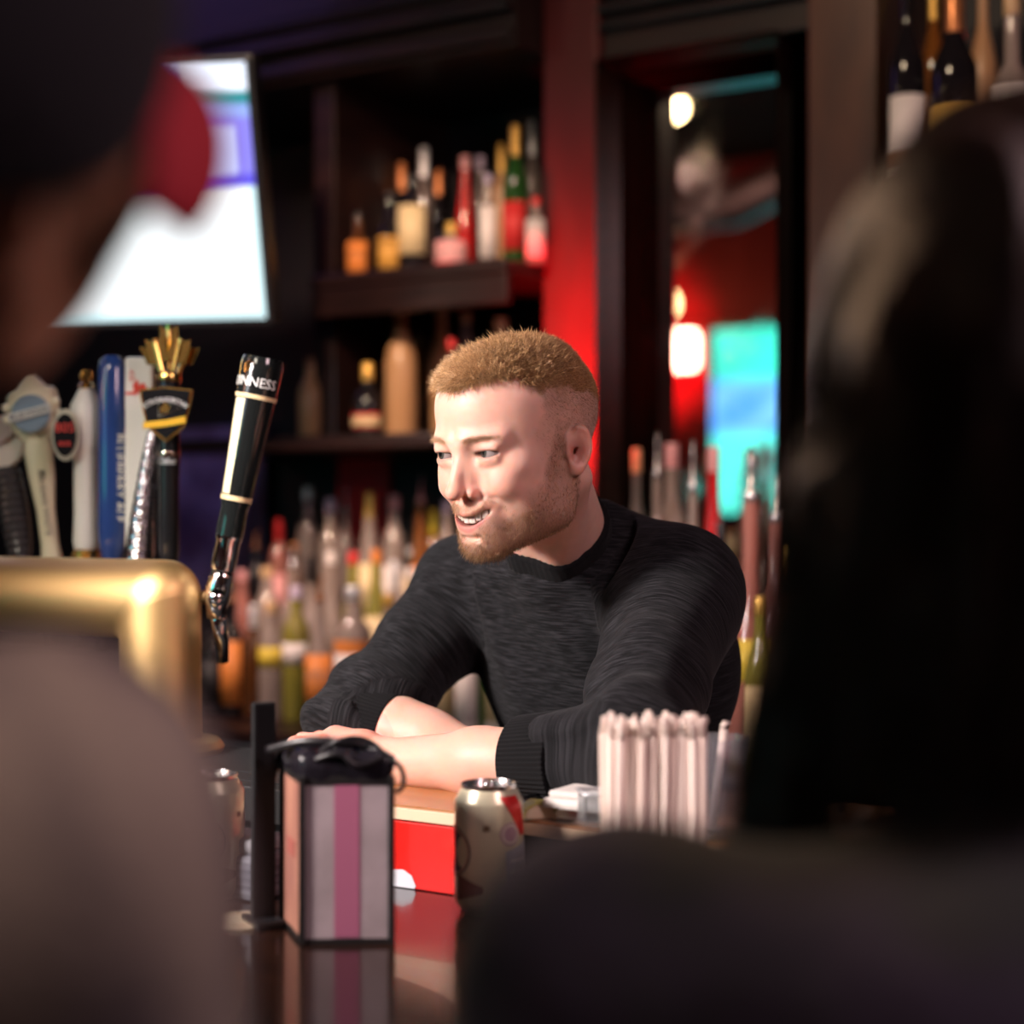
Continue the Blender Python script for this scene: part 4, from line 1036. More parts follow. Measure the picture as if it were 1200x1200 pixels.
# 3 : cream bottle shaped handle with golden base, oval badge beside it
e, _, _ = tap(101, 'white bottle shaped tap handle with golden base and dark oval badge')
h = H(434, 100)
tube_prof(e, 'base', [(.017,-.006),(.018,0),(.014,.006),(.019,.010),(.019,.020),(.013,.026)], gold)
tube_prof(e, 'shaft', [(.016,.024),(.018,.035),(.0165,.07),(.017,h*.60),(.021,h*.62),(.021,h*.82),(.013,h*.88),(.009,h*.905)], wht)
tube_prof(e, 'finial', [(.008,h*.90),(.011,h*.92),(.006,h*.94),(.009,h*.97),(.006,h)], gold)
bd = link('badge', lathe_me([(.001,-.003),(.0165,-.003),(.0185,-.001),(.0185,.002),(.001,.003)], 36), cm((.62,.58,.48), .3, .6), e, (-.020,-.030,h*.665), (math.pi/2,0,0), smooth=False); bd.scale = (1,1.9,1)
bi = link('badge_face', lathe_me([(.001,0),(.0152,0),(.0152,.0012),(.001,.0012)], 36), blk, bd, (0,0,.0028))
txt(e, '805', .0185, cm((.75,.06,.05), .4), (-.020,-.0345,h*.70)); txt(e, 'BEER', .0085, cm((.75,.06,.05), .4), (-.020,-.0345,h*.62))
link('badge_bracket', sweep([(-.012,-.010,h*.66),(-.020,-.028,h*.66)], .004, 8), gold, e)
# 4 : blue paddle
e, _, _ = tap(131, 'tall rounded dark blue tap handle with white lettering down its side')
h = H(417, 131)
tube_prof(e, 'paddle', [(.010,0),(.013,.01),(.017,.03),(.0185,.05),(.0185,h*.93),(.016,h*.975),(.009,h)], mat('blue_acrylic', (.03,.07,.26), .12, coat=.6), 28, 1, .8)
tube_prof(e, 'ferrule', [(.012,-.012),(.012,0)], blk)
txt(e, 'BLUEBERRY ALE', .0170, wht, (.0135,-.0118,h*.42), rot=(0,math.radians(90),0))
# 5 : white paddle
e, _, _ = tap(164, 'tall white tap handle with red marks behind the silver scaly one', BT+.012)
h = H(417, 164)
link('paddle', box_me(-.019, .019, -.009, .009, .012, h, .005), wht, e)
tube_prof(e, 'ferrule', [(.010,-.012),(.010,.014)], gold)
rd = cm((.70,.05,.03), .35)
link('red_mark', prism_me([(-.006,-.012),(-.008,.004),(-.002,.010),(.000,.002),(.006,.006),(.012,-.004),(.007,-.005),(.007,-.013),(.002,-.012),(.0,-.006)], -.0016, 0), rd, e, (.001,-.0091,h*.855))
txt(e, 'ICE', .010, rd, (-.009,-.0101,h*.91), rot=(0,math.radians(90),0)); link('red_bar', box_me(-.017,-.006,-.0102,-.009,h*.82,h*.832), rd, e)
# 6 : silver scaly handle
e, _, _ = tap(163, 'silver handle covered in fish like scales, leaning right', BT-.030)
h = H(508, 170)
path = [(-.002+.004*math.sin(t*3.0)+.020*t**2.2, 0, h*t) for t in np.linspace(0,1,26)]
rads = [.0180*(1-.60*t)*(1.0+.06*(i % 2)) for i, t in enumerate(np.linspace(0,1,26))]
link('stem', sweep(path, rads, 14), mat('hammered_silver', (.45,.43,.45), .2, 1.0, bump=((160,160,160), .9, .003)), e)
sc = []
for i in range(22):
    t = i/22; c = Vector(path[int(t*25)]); rr = .0180*(1-.60*t)
    for k in range(7):
        a = 2*math.pi*(k+.5*(i % 2))/7
        sc.append((lathe_me([(.0001,-.0012),(rr*.42,0),(.0001,.0014)], 6, False), Matrix.Translation(c+Vector((math.cos(a)*rr, math.sin(a)*rr, 0))) @ Matrix.Rotation(a, 4, 'Z') @ Matrix.Rotation(math.radians(70), 4, 'Y')))
o = link('scales', join_me(sc), cm((.55,.52,.54), .18, 1.0), e); o['kind'] = 'stuff'
# 7 : arrow handle
e, _, _ = tap(198, 'black tap handle topped by golden arrow feathers above a shield badge')
h = H(381, 198)
tube_prof(e, 'ferrule', [(.012,-.012),(.013,.0),(.010,.008)], cm((.75,.35,.12), .25, 1.0))
tube_prof(e, 'shaft', [(.012,.006),(.0135,.02),(.0130,h*.30),(.0145,h*.46)], blk, 28)
tube_prof(e, 'ring', [(.0152,h*.455),(.0158,h*.462),(.0152,h*.475)], cm((.75,.62,.5), .2, 1.0), 28)
tube_prof(e, 'upper_shaft', [(.0145,h*.475),(.0145,h*.78),(.0155,h*.782),(.0155,h*.80),(.010,h*.81)], blk, 28)
tube_prof(e, 'crown', [(.0158,h*.765),(.0165,h*.775),(.0165,h*.79),(.0155,h*.80)], gold, 28)
txt(e, 'Cider', .0125, cm((.80,.82,.85), .4), (0,0,h*.435), wrap=.0142)
sh = [(-.035,.022),(.0,.026),(.035,.022),(.031,-.004),(.026,-.026),(.0,-.048),(-.026,-.026),(-.031,-.004)]
s1 = link('shield_rim', prism_me(sh, -.006, 0, .001), gold, e, (0,-.014,h*.66))
s2 = link('shield', prism_me([(x*.90,z*.90) for x,z in sh], -.008, -.0055, .0006), blk, s1)
txt(e, 'STRONGBOW', .0096, cm((.85,.85,.85), .4), (0,-.0225,h*.66+.0085), bend=.045)
tri = [(-.010,-.014),(-.010,.008),(.018,-.003)]
def outline(pts, w): return sweep([(x,0,z) for x,z in pts], w, 6, closed=True)
link('triangle', outline(tri, .0009), cm((.65,.62,.55), .3, .8), e, (.001,-.0225,h*.66))
link('archer', prism_me([(-.007,-.010),(-.003,-.008),(.002,-.011),(.003,-.004),(.006,-.002),(.001,.003),(-.002,.006),(-.004,.001),(-.008,-.002)], -.001, 0), gold, e, (.001,-.0222,h*.66))
link('ribbon', prism_me([(-.029,-.030),(-.029,-.021),(.0,-.018),(.027,-.013),(.027,-.022),(.0,-.027)], -.0105, -.006, .0006), cm((.80,.48,.04), .3), e, (0,-.014,h*.66))
def fletch(cx, z0, z1, tilt):
    f = empty('x', (0,0,0)); bpy.data.objects.remove(f)
    L = z1-z0; parts = [(sweep([(0,0,0),(0,0,L*.99)], .0034, 8), Matrix())]
    for s in (-1, 1):
        for i in range(7):
            z = L*.30+i*L*.085; 
            parts.append((prism_me([(0,z),(s*.0125,z+.007),(s*.0125,z+.0115),(0,z+.0045)][::s], -.0009, .0009), Matrix()))
    parts.append((sweep([(0,0,L*.9),(0,0,L)], [.0036,.0042], 8), Matrix()))
    M_ = Matrix.Translation((cx,0,z0)) @ Matrix.Rotation(tilt, 4, 'Y')
    return link('arrow', join_me([(m_, M_ @ q) for m_, q in parts]), gold, e)
fletch(0, h*.80, h, 0)
for s in (-1, 1):
    fletch(s*.006, h*.79, h*.945, s*math.radians(14)).location = (0,-.007,0)
    fletch(s*.011, h*.80, h*.925, s*math.radians(24)).location = (0,.006,0)
# 8 : tall tilted black handle on its own chrome faucet
gp = Vector(P(258, 700, 1.99)); top = Vector(P(309, 420, 1.99)); base = Vector(P(262, 662, 1.99))
g = empty('beer_tap', tuple(base), 0, 'tall tilted black tap handle with cream stripe and GUINNESS lettering on chrome faucet', 'beer tap')
ax = (top-base); h = ax.length; g.rotation_euler = ax.to_track_quat('Z', 'Y').to_euler(); q = ax.to_track_quat('Z', 'Y')
# turn so that local -y faces the camera
zax = ax.normalized(); yax = Vector((0,1,0)); yax = (yax-zax*yax.dot(zax)).normalized(); xax = yax.cross(zax)
g.rotation_euler = Matrix((xax, yax, zax)).transposed().to_euler()
tube_prof(g, 'collar', [(.0145,-.006),(.0155,0),(.0150,.030),(.0165,.032),(.0165,.038)], chrome, 28)
tube_prof(g, 'shaft', [(.0165,.036),(.0172,.050),(.0165,.072),(.0185,.078),(.0225,h*.60),(.0262,h*.93),(.0262,h*.97),(.0240,h)], mat('black_gloss', (.010,.012,.012), .12, coat=.5), 32)
tube_prof(g, 'lower_band', [(.0192,.080),(.0194,.086)], cm((.80,.62,.35), .3), 32)
tube_prof(g, 'upper_band', [(.0252,h*.80),(.0258,h*.82)], cm((.80,.62,.35), .3), 32)
vs = []; fs = []
for i in range(9):
    for j in range(13):
        t = -math.pi/2-.98+.62*i/8; z = .088+(h*.795-.088)*j/12; rr = .0187+(.0250-.0187)*(z-.08)/(h*.8-.08)+.0006; vs.append((rr*math.cos(t), rr*math.sin(t), z))
fs = [(i*13+j, (i+1)*13+j, (i+1)*13+j+1, i*13+j+1) for i in range(8) for j in range(12)]
o = link('stripe', mesh(vs, fs), cm((.80,.74,.48), .25), g, smooth=True)
txt(g, 'GUINNESS', .0165, cm((.82,.84,.82), .35), (0,0,h*.875), wrap=.0264, ext=.0002, rot=(0,0,-.40))
link('harp', join_me([(sweep([(-.004,0,-.007),(-.005,0,.004),(.001,0,.008),(.005,0,.004)], .0009, 6), Matrix()), (sweep([(-.004,0,-.007),(.005,0,.004)], .0009, 6), Matrix())]+
     [(sweep([(-.004+.002*i,0,.006-.001*i),(-.003+.002*i,0,-.005+.002*i)], .0004, 4), Matrix()) for i in range(4)]), gold, g, (-.011,-.0245,h*.945))
fc = []
loc = lambda v: (Matrix((xax, yax, zax)) @ (Vector(v)-base))
p0 = P(262,664,1.99); p1 = P(257,690,1.99); p2 = P(252,725,1.99); p3 = P(238,702,2.0)
fc.append((sweep([loc(p0), loc(P(260,676,1.99)), loc(p1), loc(P(254,708,1.99)), loc(p2)], [.013,.015,.017,.014,.010], 20), Matrix()))
fc.append((sweep([loc(p1), loc(p3)], [.010,.009], 14), Matrix())); fc.append((sweep([loc(P(254,700,1.965)), loc(P(254,700,1.99))], [.011,.012], 14), Matrix()))
fc.append((sweep([loc(P(256,722,1.99)), loc(P(260,748,2.02)), loc(P(261,775,2.03))], [.010,.009,.0075], 14), Matrix()))
me = join_me(fc); me.shade_smooth(); link('faucet', me, chrome, g)
# ============================================================ THINGS ON THE BAR
BZ = 1.0702
def onbar(px, py, z=BZ): d = (CZ-z)*F/(py-600); return P(px, py, d), d
def can(px, d, label, face, hide=False):
    e = empty('beer_can', tuple(Vector((P(px,600,d).x, d, BZ))), face, label, 'can', 'beer cans on the bar')
    R_ = .033
    link('body', lathe_me([(.024,0),(.027,.003),(.032,.010),(R_,.014),(R_,.104),(.0322,.107),(.027,.1165),(.0262,.118)], 48), mat('can_print', (.66,.60,.42), .28, .35, noise=((.52,.50,.38), (20,20,20), .45, .6)), e)
    link('lid', lathe_me([(.0262,.1175),(.0272,.119),(.0272,.1215),(.0258,.122),(.0248,.119),(.001,.1188)], 40), cm((.72,.70,.70), .22, 1.0), e)
    tb_ = join_me([(sweep([(0,-.004,.1206),(.006,-.002,.1208),(.007,.008,.1208),(0,.014,.1208),(-.007,.008,.1208),(-.006,-.002,.1208)], .0013, 6, closed=True), Matrix()), (lathe_me([(.003,.119),(.003,.1215),(.001,.122)], 10), Matrix())])
    link('ring_pull', tb_, cm((.75,.73,.72), .2, 1.0), e, smooth=True)
    def patch(name, pts, col, off=.0004, rough=.3, metal=.2, n=10):    # polygon in (angle deg, z) grid-filled as a strip
        vs, fs = [], []; mm = 8
        (A0_, A1_), (B0_, B1_) = pts
        for i in range(n+1):
            t = i/n
            for j in range(mm+1):
                w = j/mm; P0 = [A0_[q]+(A1_[q]-A0_[q])*t for q in (0,1)]; P1 = [B0_[q]+(B1_[q]-B0_[q])*t for q in (0,1)]
                a = math.radians(P0[0]+(P1[0]-P0[0])*w)-math.pi/2; z = P0[1]+(P1[1]-P0[1])*w
                r_ = (R_ if z <= .104 else R_-.0008-(z-.107)*.54 if z > .107 else R_-(z-.104)*.27)+off+.0003; vs.append((r_*math.cos(a), r_*math.sin(a), z))
        fs = [(i*(mm+1)+j, (i+1)*(mm+1)+j, (i+1)*(mm+1)+j+1, i*(mm+1)+j+1) for i in range(n) for j in range(mm)]
        return link(name, mesh(vs, fs), cm(col, rough, metal), e, smooth=True)
    def disc(name, a0, z0, r_, col, off=.0006, inner=0):
        vs, fs = [], []; n = 28
        for i in range(n):
            t = 2*math.pi*i/n
            for q in (inner, 1):
                a = math.radians(a0)-math.pi/2+q*r_*math.cos(t)/R_; vs.append(((R_+off)*math.cos(a), (R_+off)*math.sin(a), z0+q*r_*math.sin(t)))
        for i in range(n): j = (i+1) % n; fs.append((2*i, 2*i+1, 2*j+1, 2*j))
        return link(name, mesh(vs, fs), cm(col, .35), e, smooth=True)
    patch('red_flash', (((20,.113),(62,.075)), ((58,.113),(80,.075))), (.55,.02,.02))
    patch('silver_panel', (((28,.012),(82,.012)), ((28,.062),(82,.070))), (.42,.43,.50))
    disc('emblem', 38, .078, .011, (.40,.25,.30)); disc('emblem_ring', 38, .078, .0095, (.60,.52,.46), .0008, .75)
    disc('roundel', -72, .060, .024, (.05,.025,.05)); disc('roundel_ring', -72, .060, .0225, (.55,.35,.25), .0008, .90)
    patch('seal', (((-8,.082),(2,.082)), ((-8,.087),(2,.087))), (.20,.14,.08))
    for k, z in enumerate((.052,.042,.034,.026)): patch('print_line', (((36,z),(72,z)), ((36,z+.0035),(72,z+.0035))), (.62,.62,.66), .0008)
    patch('ribbon_print', (((-60,.014),(-10,.024)), ((-60,.040),(-10,.030))), (.22,.10,.08))
    return e
can(573, 1.545, 'cream beer can with red flash and dark roundel beside the red board', 0)
can(247, 1.60, 'cream beer can half hidden by the grey shirted guest, left of the black bag', 1.2)
# the black edged bag
_, db = onbar(405, 1107)
A0 = Vector((P(354,600,db).x, db, BZ)); A1 = Vector((P(459,600,db*1.002).x, db*1.002, BZ)); 
Bk = Vector(P(318, 600, db*1.09)); Bk.z = BZ
wv = A1-A0; sv = Bk-A0
bag = empty('gift_bag', tuple(A0), 0, 'black edged bag with pale panels and a pink centre stripe, black ribbon on top', 'bag')
hb = .148; dpt = .085
D1 = Vector((sv.x, sv.y, 0)).normalized()*dpt
c4 = [Vector((0,0,0)), wv, wv+D1, D1]
pale = mat('frosted_panel', (.40,.32,.34), .35, noise=((.31,.25,.26), (14,14,14), .4, .6))
brn = mat('warm_panel', (.42,.20,.14), .35, noise=((.30,.13,.10), (20,20,8), .4, .6)); pk = cm((.38,.12,.20), .35)
flare = 1.0
def quad_box(name, a, b, z0, z1, th, m, par=bag):      # a panel between two ground points with thickness inward
    d = (b-a).normalized(); nrm_ = Vector((-d.y, d.x, 0))*th
    vs = [a+Vector((0,0,z0)), b+Vector((0,0,z0)), b+nrm_+Vector((0,0,z0)), a+nrm_+Vector((0,0,z0))]
    vs += [v+Vector((0,0,z1-z0)) for v in vs]
    return link(name, mesh(vs, [(0,3,2,1),(4,5,6,7),(0,1,5,4),(1,2,6,5),(2,3,7,6),(3,0,4,7)]), m, par)
for i in range(4):
    a, b = c4[i], c4[(i+1) % 4]; dd_ = (b-a)
    quad_box('panel', a+dd_*.02, b-dd_*.02, .004, hb-.004, .0025, brn if i == 3 else pale)
    if i == 0: quad_box('pink_stripe', a+dd_*.36, a+dd_*.64, .006, hb-.008, -.0006, pk); 
    if i == 3:
        quad_box('panel_print', a+dd_*.30, a+dd_*.66, .070, .085, -.0006, cm((.33,.10,.08), .4))
    nn = Vector((-dd_.y, dd_.x, 0)).normalized()*-.0008
    for z0, z1 in ((0,.005), (hb-.008,hb)): quad_box('edge_strip', a+nn, b+nn, z0, z1, .004, cm((.012,.010,.010), .45))
    link('corner_strip', box_me(-.0028,.0028,-.0028,.0028,0,hb,.0008), cm((.012,.010,.010), .45), bag, tuple(a))
link('bag_floor', mesh([v+Vector((0,0,.002)) for v in c4], [(0,1,2,3)]), cm((.02,.02,.02), .6), bag)
# gathered black top: a rumpled lid and ribbon loops
n = 36; vs, fs = [], []
cc = (wv+D1)/2
rim = []
for i in range(n):
    t = i/n*4; k = int(t); rim.append(c4[k].lerp(c4[(k+1) % 4], t-k))
for ring, (f, z) in enumerate(((1.02,hb-.002),(1.06,hb+.008),(1.03,hb+.017),(.8,hb+.021),(.4,hb+.017),(.02,hb+.015))):
    for i in range(n):
        w_ = .0022*math.sin(i*2.3+ring)+.0018*math.sin(i*5.1); p = cc+(rim[i]-cc)*f; vs.append((p.x, p.y, z+w_))
for k in range(5):
    for i in range(n): j = (i+1) % n; fs.append((k*n+i, k*n+j, (k+1)*n+j, (k+1)*n+i))
me = mesh(vs, fs); me.shade_smooth(); link('gathered_top', me, mat('black_satin', (.012,.010,.014), .25, bump=((90,90,90), .5, .003)), bag)
def loop(pts, r=.0026, m=None):
    from mathutils.geometry import interpolate_bezier
    out = []
    P_ = [Vector(p) for p in pts]
    for i in range(len(P_)-1):
        a, b = P_[i], P_[i+1]; t0 = (P_[i+1]-P_[max(i-1,0)])/5; t1 = (P_[min(i+2,len(P_)-1)]-P_[i])/5
        out += list(interpolate_bezier(a, a+t0, b-t1, b, 8))[:-1]
    out.append(P_[-1]); me = sweep(out, r, 8); return link('ribbon_loop', me, m or cm((.012,.010,.012), .3), bag)
X = wv.normalized()
def q_(s, d, z): return X*s+D1.normalized()*d+Vector((0,0,hb+z))
wl = wv.length
loop([q_(wl*.25,.02,.018), q_(wl*.45,.01,.030), q_(wl*.75,.01,.030), q_(wl*.98,.0,.015), q_(wl*1.10,-.002,.006), q_(wl*1.13,0,-.008), q_(wl*1.05,.0,-.015)], .0022)
loop([q_(-.02,.05,.016), q_(wl*.1,.03,.026), q_(wl*.5,.02,.026), q_(wl*.8,.02,.022), q_(wl*1.0,.0,.014)], .0045)
loop([q_(wl*.15,.0,.014), q_(wl*.4,-.006,.020), q_(wl*.6,-.006,.010), q_(wl*.9,.0,.016)], .003)
link('ribbon_end', sweep([q_(-.002,.085,.012), q_(-.012,.088,-.02), q_(-.010,.086,-.055)], [.004,.006,.003], 8), cm((.012,.010,.012), .3), bag)
# dark upright menu holder left of the bag
mh = empty('menu_holder', tuple(Vector((P(309,600,1.49).x,1.49,BZ))), .5, 'slim upright black menu holder between the two beer cans, left of the bag', 'menu holder')
link('board', box_me(-.011,.011,-.004,.004,.006,.205,.002), cm((.004,.004,.005), .9), mh)
link('foot', box_me(-.013,.013,-.022,.022,0,.008,.002), cm((.01,.01,.012), .4), mh)
# striped grey bar cloth and a clear glass behind it
tcl = empty('bar_towel', tuple(Vector((P(283,600,1.62).x,1.62,BZ))), ROT, 'folded grey striped bar towel behind the menu holder', 'towel')
link('fold', box_me(-.045,.045,-.03,.03,0,.045,.008), mat('grey_cloth', (.22,.22,.26), .8, noise=((.10,.10,.13), (2,2,160), .45, .55)), tcl)
link('fold', box_me(-.040,.040,-.026,.026,.0451,.060,.006), mat('grey_cloth_top', (.30,.29,.32), .8), tcl)
cst = empty('glint_disc', tuple(Vector((P(283,600,1.50).x,1.50,BZ))), .4, 'pale disc added for a white glint on the bar left of the black bag', 'glint_disc')  # made-up pale disc in place of a white glint on the counter
link('disc_face', lathe_me([(.030,0),(.031,.001),(.030,.003)], 32), cm((.75,.62,.45), .6), cst)
link('disc_ring', lathe_me([(.022,.003),(.024,.0034),(.022,.0036)], 32, False), cm((.4,.2,.1), .6), cst)
# straws in a black caddy
sx, sd = P(766,600,1.40).x, 1.40
M_straw = mat('straw_paper', (.80,.66,.58), .55); M_straw2 = mat('straw_paper_b', (.74,.58,.50), .55)
cad = empty('straw_caddy', (sx, sd, BZ), 0, 'black straw caddy holding wrapped straws, behind the dark shoulder', 'caddy')
bmw = .052
for a, b in (((-bmw,-.034),(bmw,-.034)), ((bmw,-.034),(bmw,.034)), ((bmw,.034),(-bmw,.034)), ((-bmw,.034),(-bmw,-.034))):
    quad_box('side', Vector((*a,0)), Vector((*b,0)), 0, .085, .003, cm((.012,.012,.012), .3), cad)
quad_box('bottom', Vector((-bmw,0,0)), Vector((bmw,0,0)), .001, .004, .03, cm((.012,.012,.012), .3), cad)
def straw_me(seed, hh):
    rnd_ = random.Random(seed); r = .0033
    path = [(0,0,.0),(0,0,hh*.93)]; a = sweep(path, r, 8)
    tip = sweep([(0,0,hh*.93),(rnd_.uniform(-.001,.001),0,hh*.965),(rnd_.uniform(-.003,.003),rnd_.uniform(-.002,.002),hh)], [r,r*.75,r*1.15], 8)
    for v in tip.vertices:
        if v.co.z > hh*.95: v.co.y *= .45
    me = join_me([(a, Matrix()), (tip, Matrix())]); me.shade_smooth(); return me
smesh = [straw_me(i, .196) for i in range(6)]
for i, m_ in enumerate(smesh): m_.materials.append(M_straw if i % 2 else M_straw2)
k = 0; words = ['front','second','third','back']; ORD = ['first','second','third','fourth','fifth','sixth','seventh','eighth','ninth','tenth','eleventh','twelfth','last']
for row in range(4):
    for c in range(13):
        x = -.0405+c*.00675+(.0033 if row % 2 else 0)+random.uniform(-.0006,.0006); y = -.024+row*.0145
        o = link('straw', smesh[k % 6], None, None, (sx+x, sd+y, BZ+.0045+random.uniform(0,.005)), (random.uniform(-.03,.02), random.uniform(-.018,.018)+x*.12, random.uniform(0,6.28)))
        tag(o, f'{ORD[c]} paper wrapped straw from the left in the {words[row]} row of the black caddy', 'straw', 'wrapped straws in the caddy'); k += 1
cup = empty('cup', tuple(Vector((P(838,600,1.50).x,1.50,1.1522))), 0, 'small clear cup behind the bunch of straws, holding one leaning straw', 'cup')
link('wall', lathe_me([(.022,0),(.030,.09),(.0285,.09),(.021,.003),(.001,.003)], 28, False), cm((.8,.8,.85), .05, 0, .9), cup)
o = link('straw', smesh[1], None, None, (P(834,600,1.50).x, 1.50, 1.157), (0, math.radians(7), 0)); o.scale = (1.1,1.1,.51)
tag(o, 'single wrapped straw leaning in the clear cup right of the bunch', 'straw')
# steel garnish tray with a folded cloth and a clear plastic box behind the can
a0, a1 = pa(624, 1.40), pa(735, 1.40)
tr_ = empty('steel_tray', tuple(W((a0+a1)/2, 1.41, 1.1522)), ROT, 'shallow stainless steel tray on the ledge between can and straws', 'tray')
w2 = (a1-a0)/2
steel = cm((.55,.55,.57), .22, 1.0)
link('pan', box_me(-w2,w2,-.05,.05,0,.004,.001), steel, tr_)
link('rim', sweep([(-w2,-.05,.012),(w2,-.05,.012),(w2,.05,.012),(-w2,.05,.012)], .003, 8, closed=True), steel, tr_)
for y in (-.05,.05): link('wall', box_me(-w2,w2,y-.0012,y+.0012,.004,.012), steel, tr_)
nk = empty('bar_napkin', tuple(W(pa(692,1.36), 1.372, 1.165)), ROT, 'folded white cloth lying in the steel tray', 'napkin')
me = box_me(-.045,.035,-.028,.03,0,.010,.004)
link('fold', me, mat('white_cloth', (.70,.66,.62), .8, bump=((40,40,40), .5, .003)), nk); link('fold', box_me(-.040,.030,-.024,.026,.0101,.017,.003), mat('white_cloth_b', (.66,.62,.58), .8), nk)
pb_ = empty('garnish_box', tuple(Vector((P(702,600,1.52).x,1.50,1.166))), .2, 'small clear plastic box behind the straws on the steel tray', 'box')
pl = cm((.75,.78,.80), .06, 0, .85)
for a, b in (((-.018,-.014),(.018,-.014)), ((.018,-.014),(.018,.014)), ((.018,.014),(-.018,.014)), ((-.018,.014),(-.018,-.014))):
    quad_box('side', Vector((*a,0)), Vector((*b,0)), 0, .026, .0015, pl, pb_)
link('rim', sweep([(-.019,-.015,.026),(.019,-.015,.026),(.019,.015,.026),(-.019,.015,.026)], .0014, 6, closed=True), cm((.7,.7,.72), .15, .3), pb_)
lime = empty('lime_wedge', tuple(Vector((P(630,600,1.575).x,1.575,1.1525))), .3, 'pale lime wedge resting on the ledge just right of the can', 'fruit')
link('flesh', join_me([(prism_me([(-.018,.0),(-.014,.010),(-.004,.0155),(.008,.014),(.017,.006),(.019,0)], -.010, .010, .002), Matrix())]), mat('lime_flesh', (.62,.50,.36), .35, sss=.2), lime)
link('rind', prism_me([(-.020,.0),(-.0155,.0115),(-.004,.0175),(.009,.016),(.019,.007),(.0205,0),(.019,0),(.017,.006),(.008,.014),(-.004,.0155),(-.014,.010),(-.018,0)], -.0102, .0102), cm((.40,.36,.10), .4), lime)

# ============================================================ GUESTS IN THE FOREGROUND
def person(label, loc):
    return empty('person', loc, 0, label, 'person')
def pchild(root, name, me, m, **k):
    o = link(name, me, m, root); o.matrix_parent_inverse = Matrix.Translation(-Vector(root.location))
    for kk, v in k.items(): o[kk] = v
    return o
# ---- right: long dark hair, dark coat, seen from behind
def figure(head, yaw, pitch, neck, lsh, rsh, hip, seat_z, hands, hips_fwd, scale=1.0, roll=0.0):
    R = rotm('Z', yaw) @ rotm('X', pitch) @ rotm('Y', roll); hd = np.array(head); loc = lambda X: (X-hd) @ R / scale; wl_ = lambda q: np.array(q)*scale @ R.T + hd
    neck, lsh, rsh, hip = map(np.array, (neck, lsh, rsh, hip))
    def sdf(X):
        Q = loc(X); r = nrm(Q); d = np.where(r < .24, 0, r-.10).astype(float); m = r < .24
        if m.any(): d[m] = head_sdf(Q[m])*scale
        d = smin(d, cone(X, wl_((0,.024,-.04)), neck, .053*scale, .058*scale), .03)
        d = smin(d, cone(X, lsh, rsh, .050, .050), .05)
        d = smin(d, cone(X, (lsh+rsh)/2+np.array((0,0,-.08)), hip, .11, .13), .08)
        for s, (el, wr) in zip((lsh, rsh), hands):
            el, wr = np.array(el), np.array(wr)
            d = smin(d, cone(X, s, el, .047, .036), .03); d = smin(d, cone(X, el, wr, .035, .024), .015)
            ax = (wr-el)/np.linalg.norm(wr-el); sd_ = np.cross(ax, (0,0,1.)); sd_ /= np.linalg.norm(sd_)
            pm = wr+ax*.045; d = smin(d, cone(X, wr, wr+ax*.08, .024, .018), .01)
            for k in range(4):
                o_ = sd_*(-.030+.020*k); f = (.9,1,.95,.8)[k]
                d = smin(d, chain(X, [wr+ax*.05+o_*.9, wr+ax*(.05+.055*f)+o_, wr+ax*(.05+.075*f)+o_+np.array((0,0,-.022))], [.0125,.0095,.0075], .004), .006)
            d = smin(d, chain(X, [wr+ax*.01-sd_*.02, wr+ax*.045-sd_*.048, wr+ax*.075-sd_*.050], [.013,.011,.009], .005), .01)
        for s in (-1, 1):
            hp_ = hip+rotm('Z', yaw) @ np.array((.09*s,0,-.02)); kn = hp_+np.array(hips_fwd)+np.array((0,0,-.02)); ft = kn+np.array((0,0,-.42))+np.array(hips_fwd)*-.15
            d = smin(d, cone(X, hp_, kn, .085, .058), .05); d = smin(d, cone(X, kn, ft, .055, .038), .02)
            d = smin(d, cone(X, ft, ft+rotm('Z', yaw) @ np.array((0,-.15,-.03)), .038, .028), .02)
        return d
    return sdf, loc, wl_
def clothes(sdf, off, zlo, cutp=None):
    def f(X):
        d = sdf(X)-off-.004*(vnoise(X, 14, 3)-.5)*2; return smax(d, zlo-X[:,2], .01) if cutp is None else smax(smax(d, zlo-X[:,2], .01), cutp(X), .006)
    return f
def shell_person(label, fig, lo, hi, skin_col, cloth_mat, zc, neckp, noff, h=.006, hand_cut=None, leg_mat=None):
    sdf, loc, wl_ = fig
    pos, q = surface(sdf, lo, hi, h, 2); root = person(label, (float(neckp[0]), float(neckp[1]), 0))
    pchild(root, 'body', fast_mesh(relax(pos, q), q), skin_col)
    def cp(X):      # keep head, neck and hands out of the garment
        a = np.array(neckp); up = np.array(wl_((0,.024,-.04)))-a; up /= np.linalg.norm(up); t = (X-a)@up; rad = nrm(X-a-t[:,None]*up)
        out = np.maximum(np.minimum(t, .10-rad), .165-nrm(X-np.array(wl_((0,-.01,.03)))))
        if hand_cut:
            for c, r in hand_cut: out = np.maximum(out, r-nrm(X-np.array(c)))
        return out
    p2, q2 = largest(*surface(clothes(sdf, noff, zc, cp), lo, hi, h*1.3, 2.2)); pchild(root, 'jacket' if 'coat' in label else 'shirt', fast_mesh(relax(p2, q2, 2), q2), cloth_mat)
    def legs(X): return smax(smax(sdf(X)-.012, X[:,2]-zc-.02, .01), .085-X[:,2], .01)
    p3, q3 = surface(legs, lo, hi, .012, 2.2); pchild(root, 'trousers', fast_mesh(relax(p3, q3), q3), leg_mat or cm((.012,.014,.02), .9))
    return root, loc, wl_
M_skin2 = mat('guest_skin', (.36,.16,.09), .5, sss=.3)
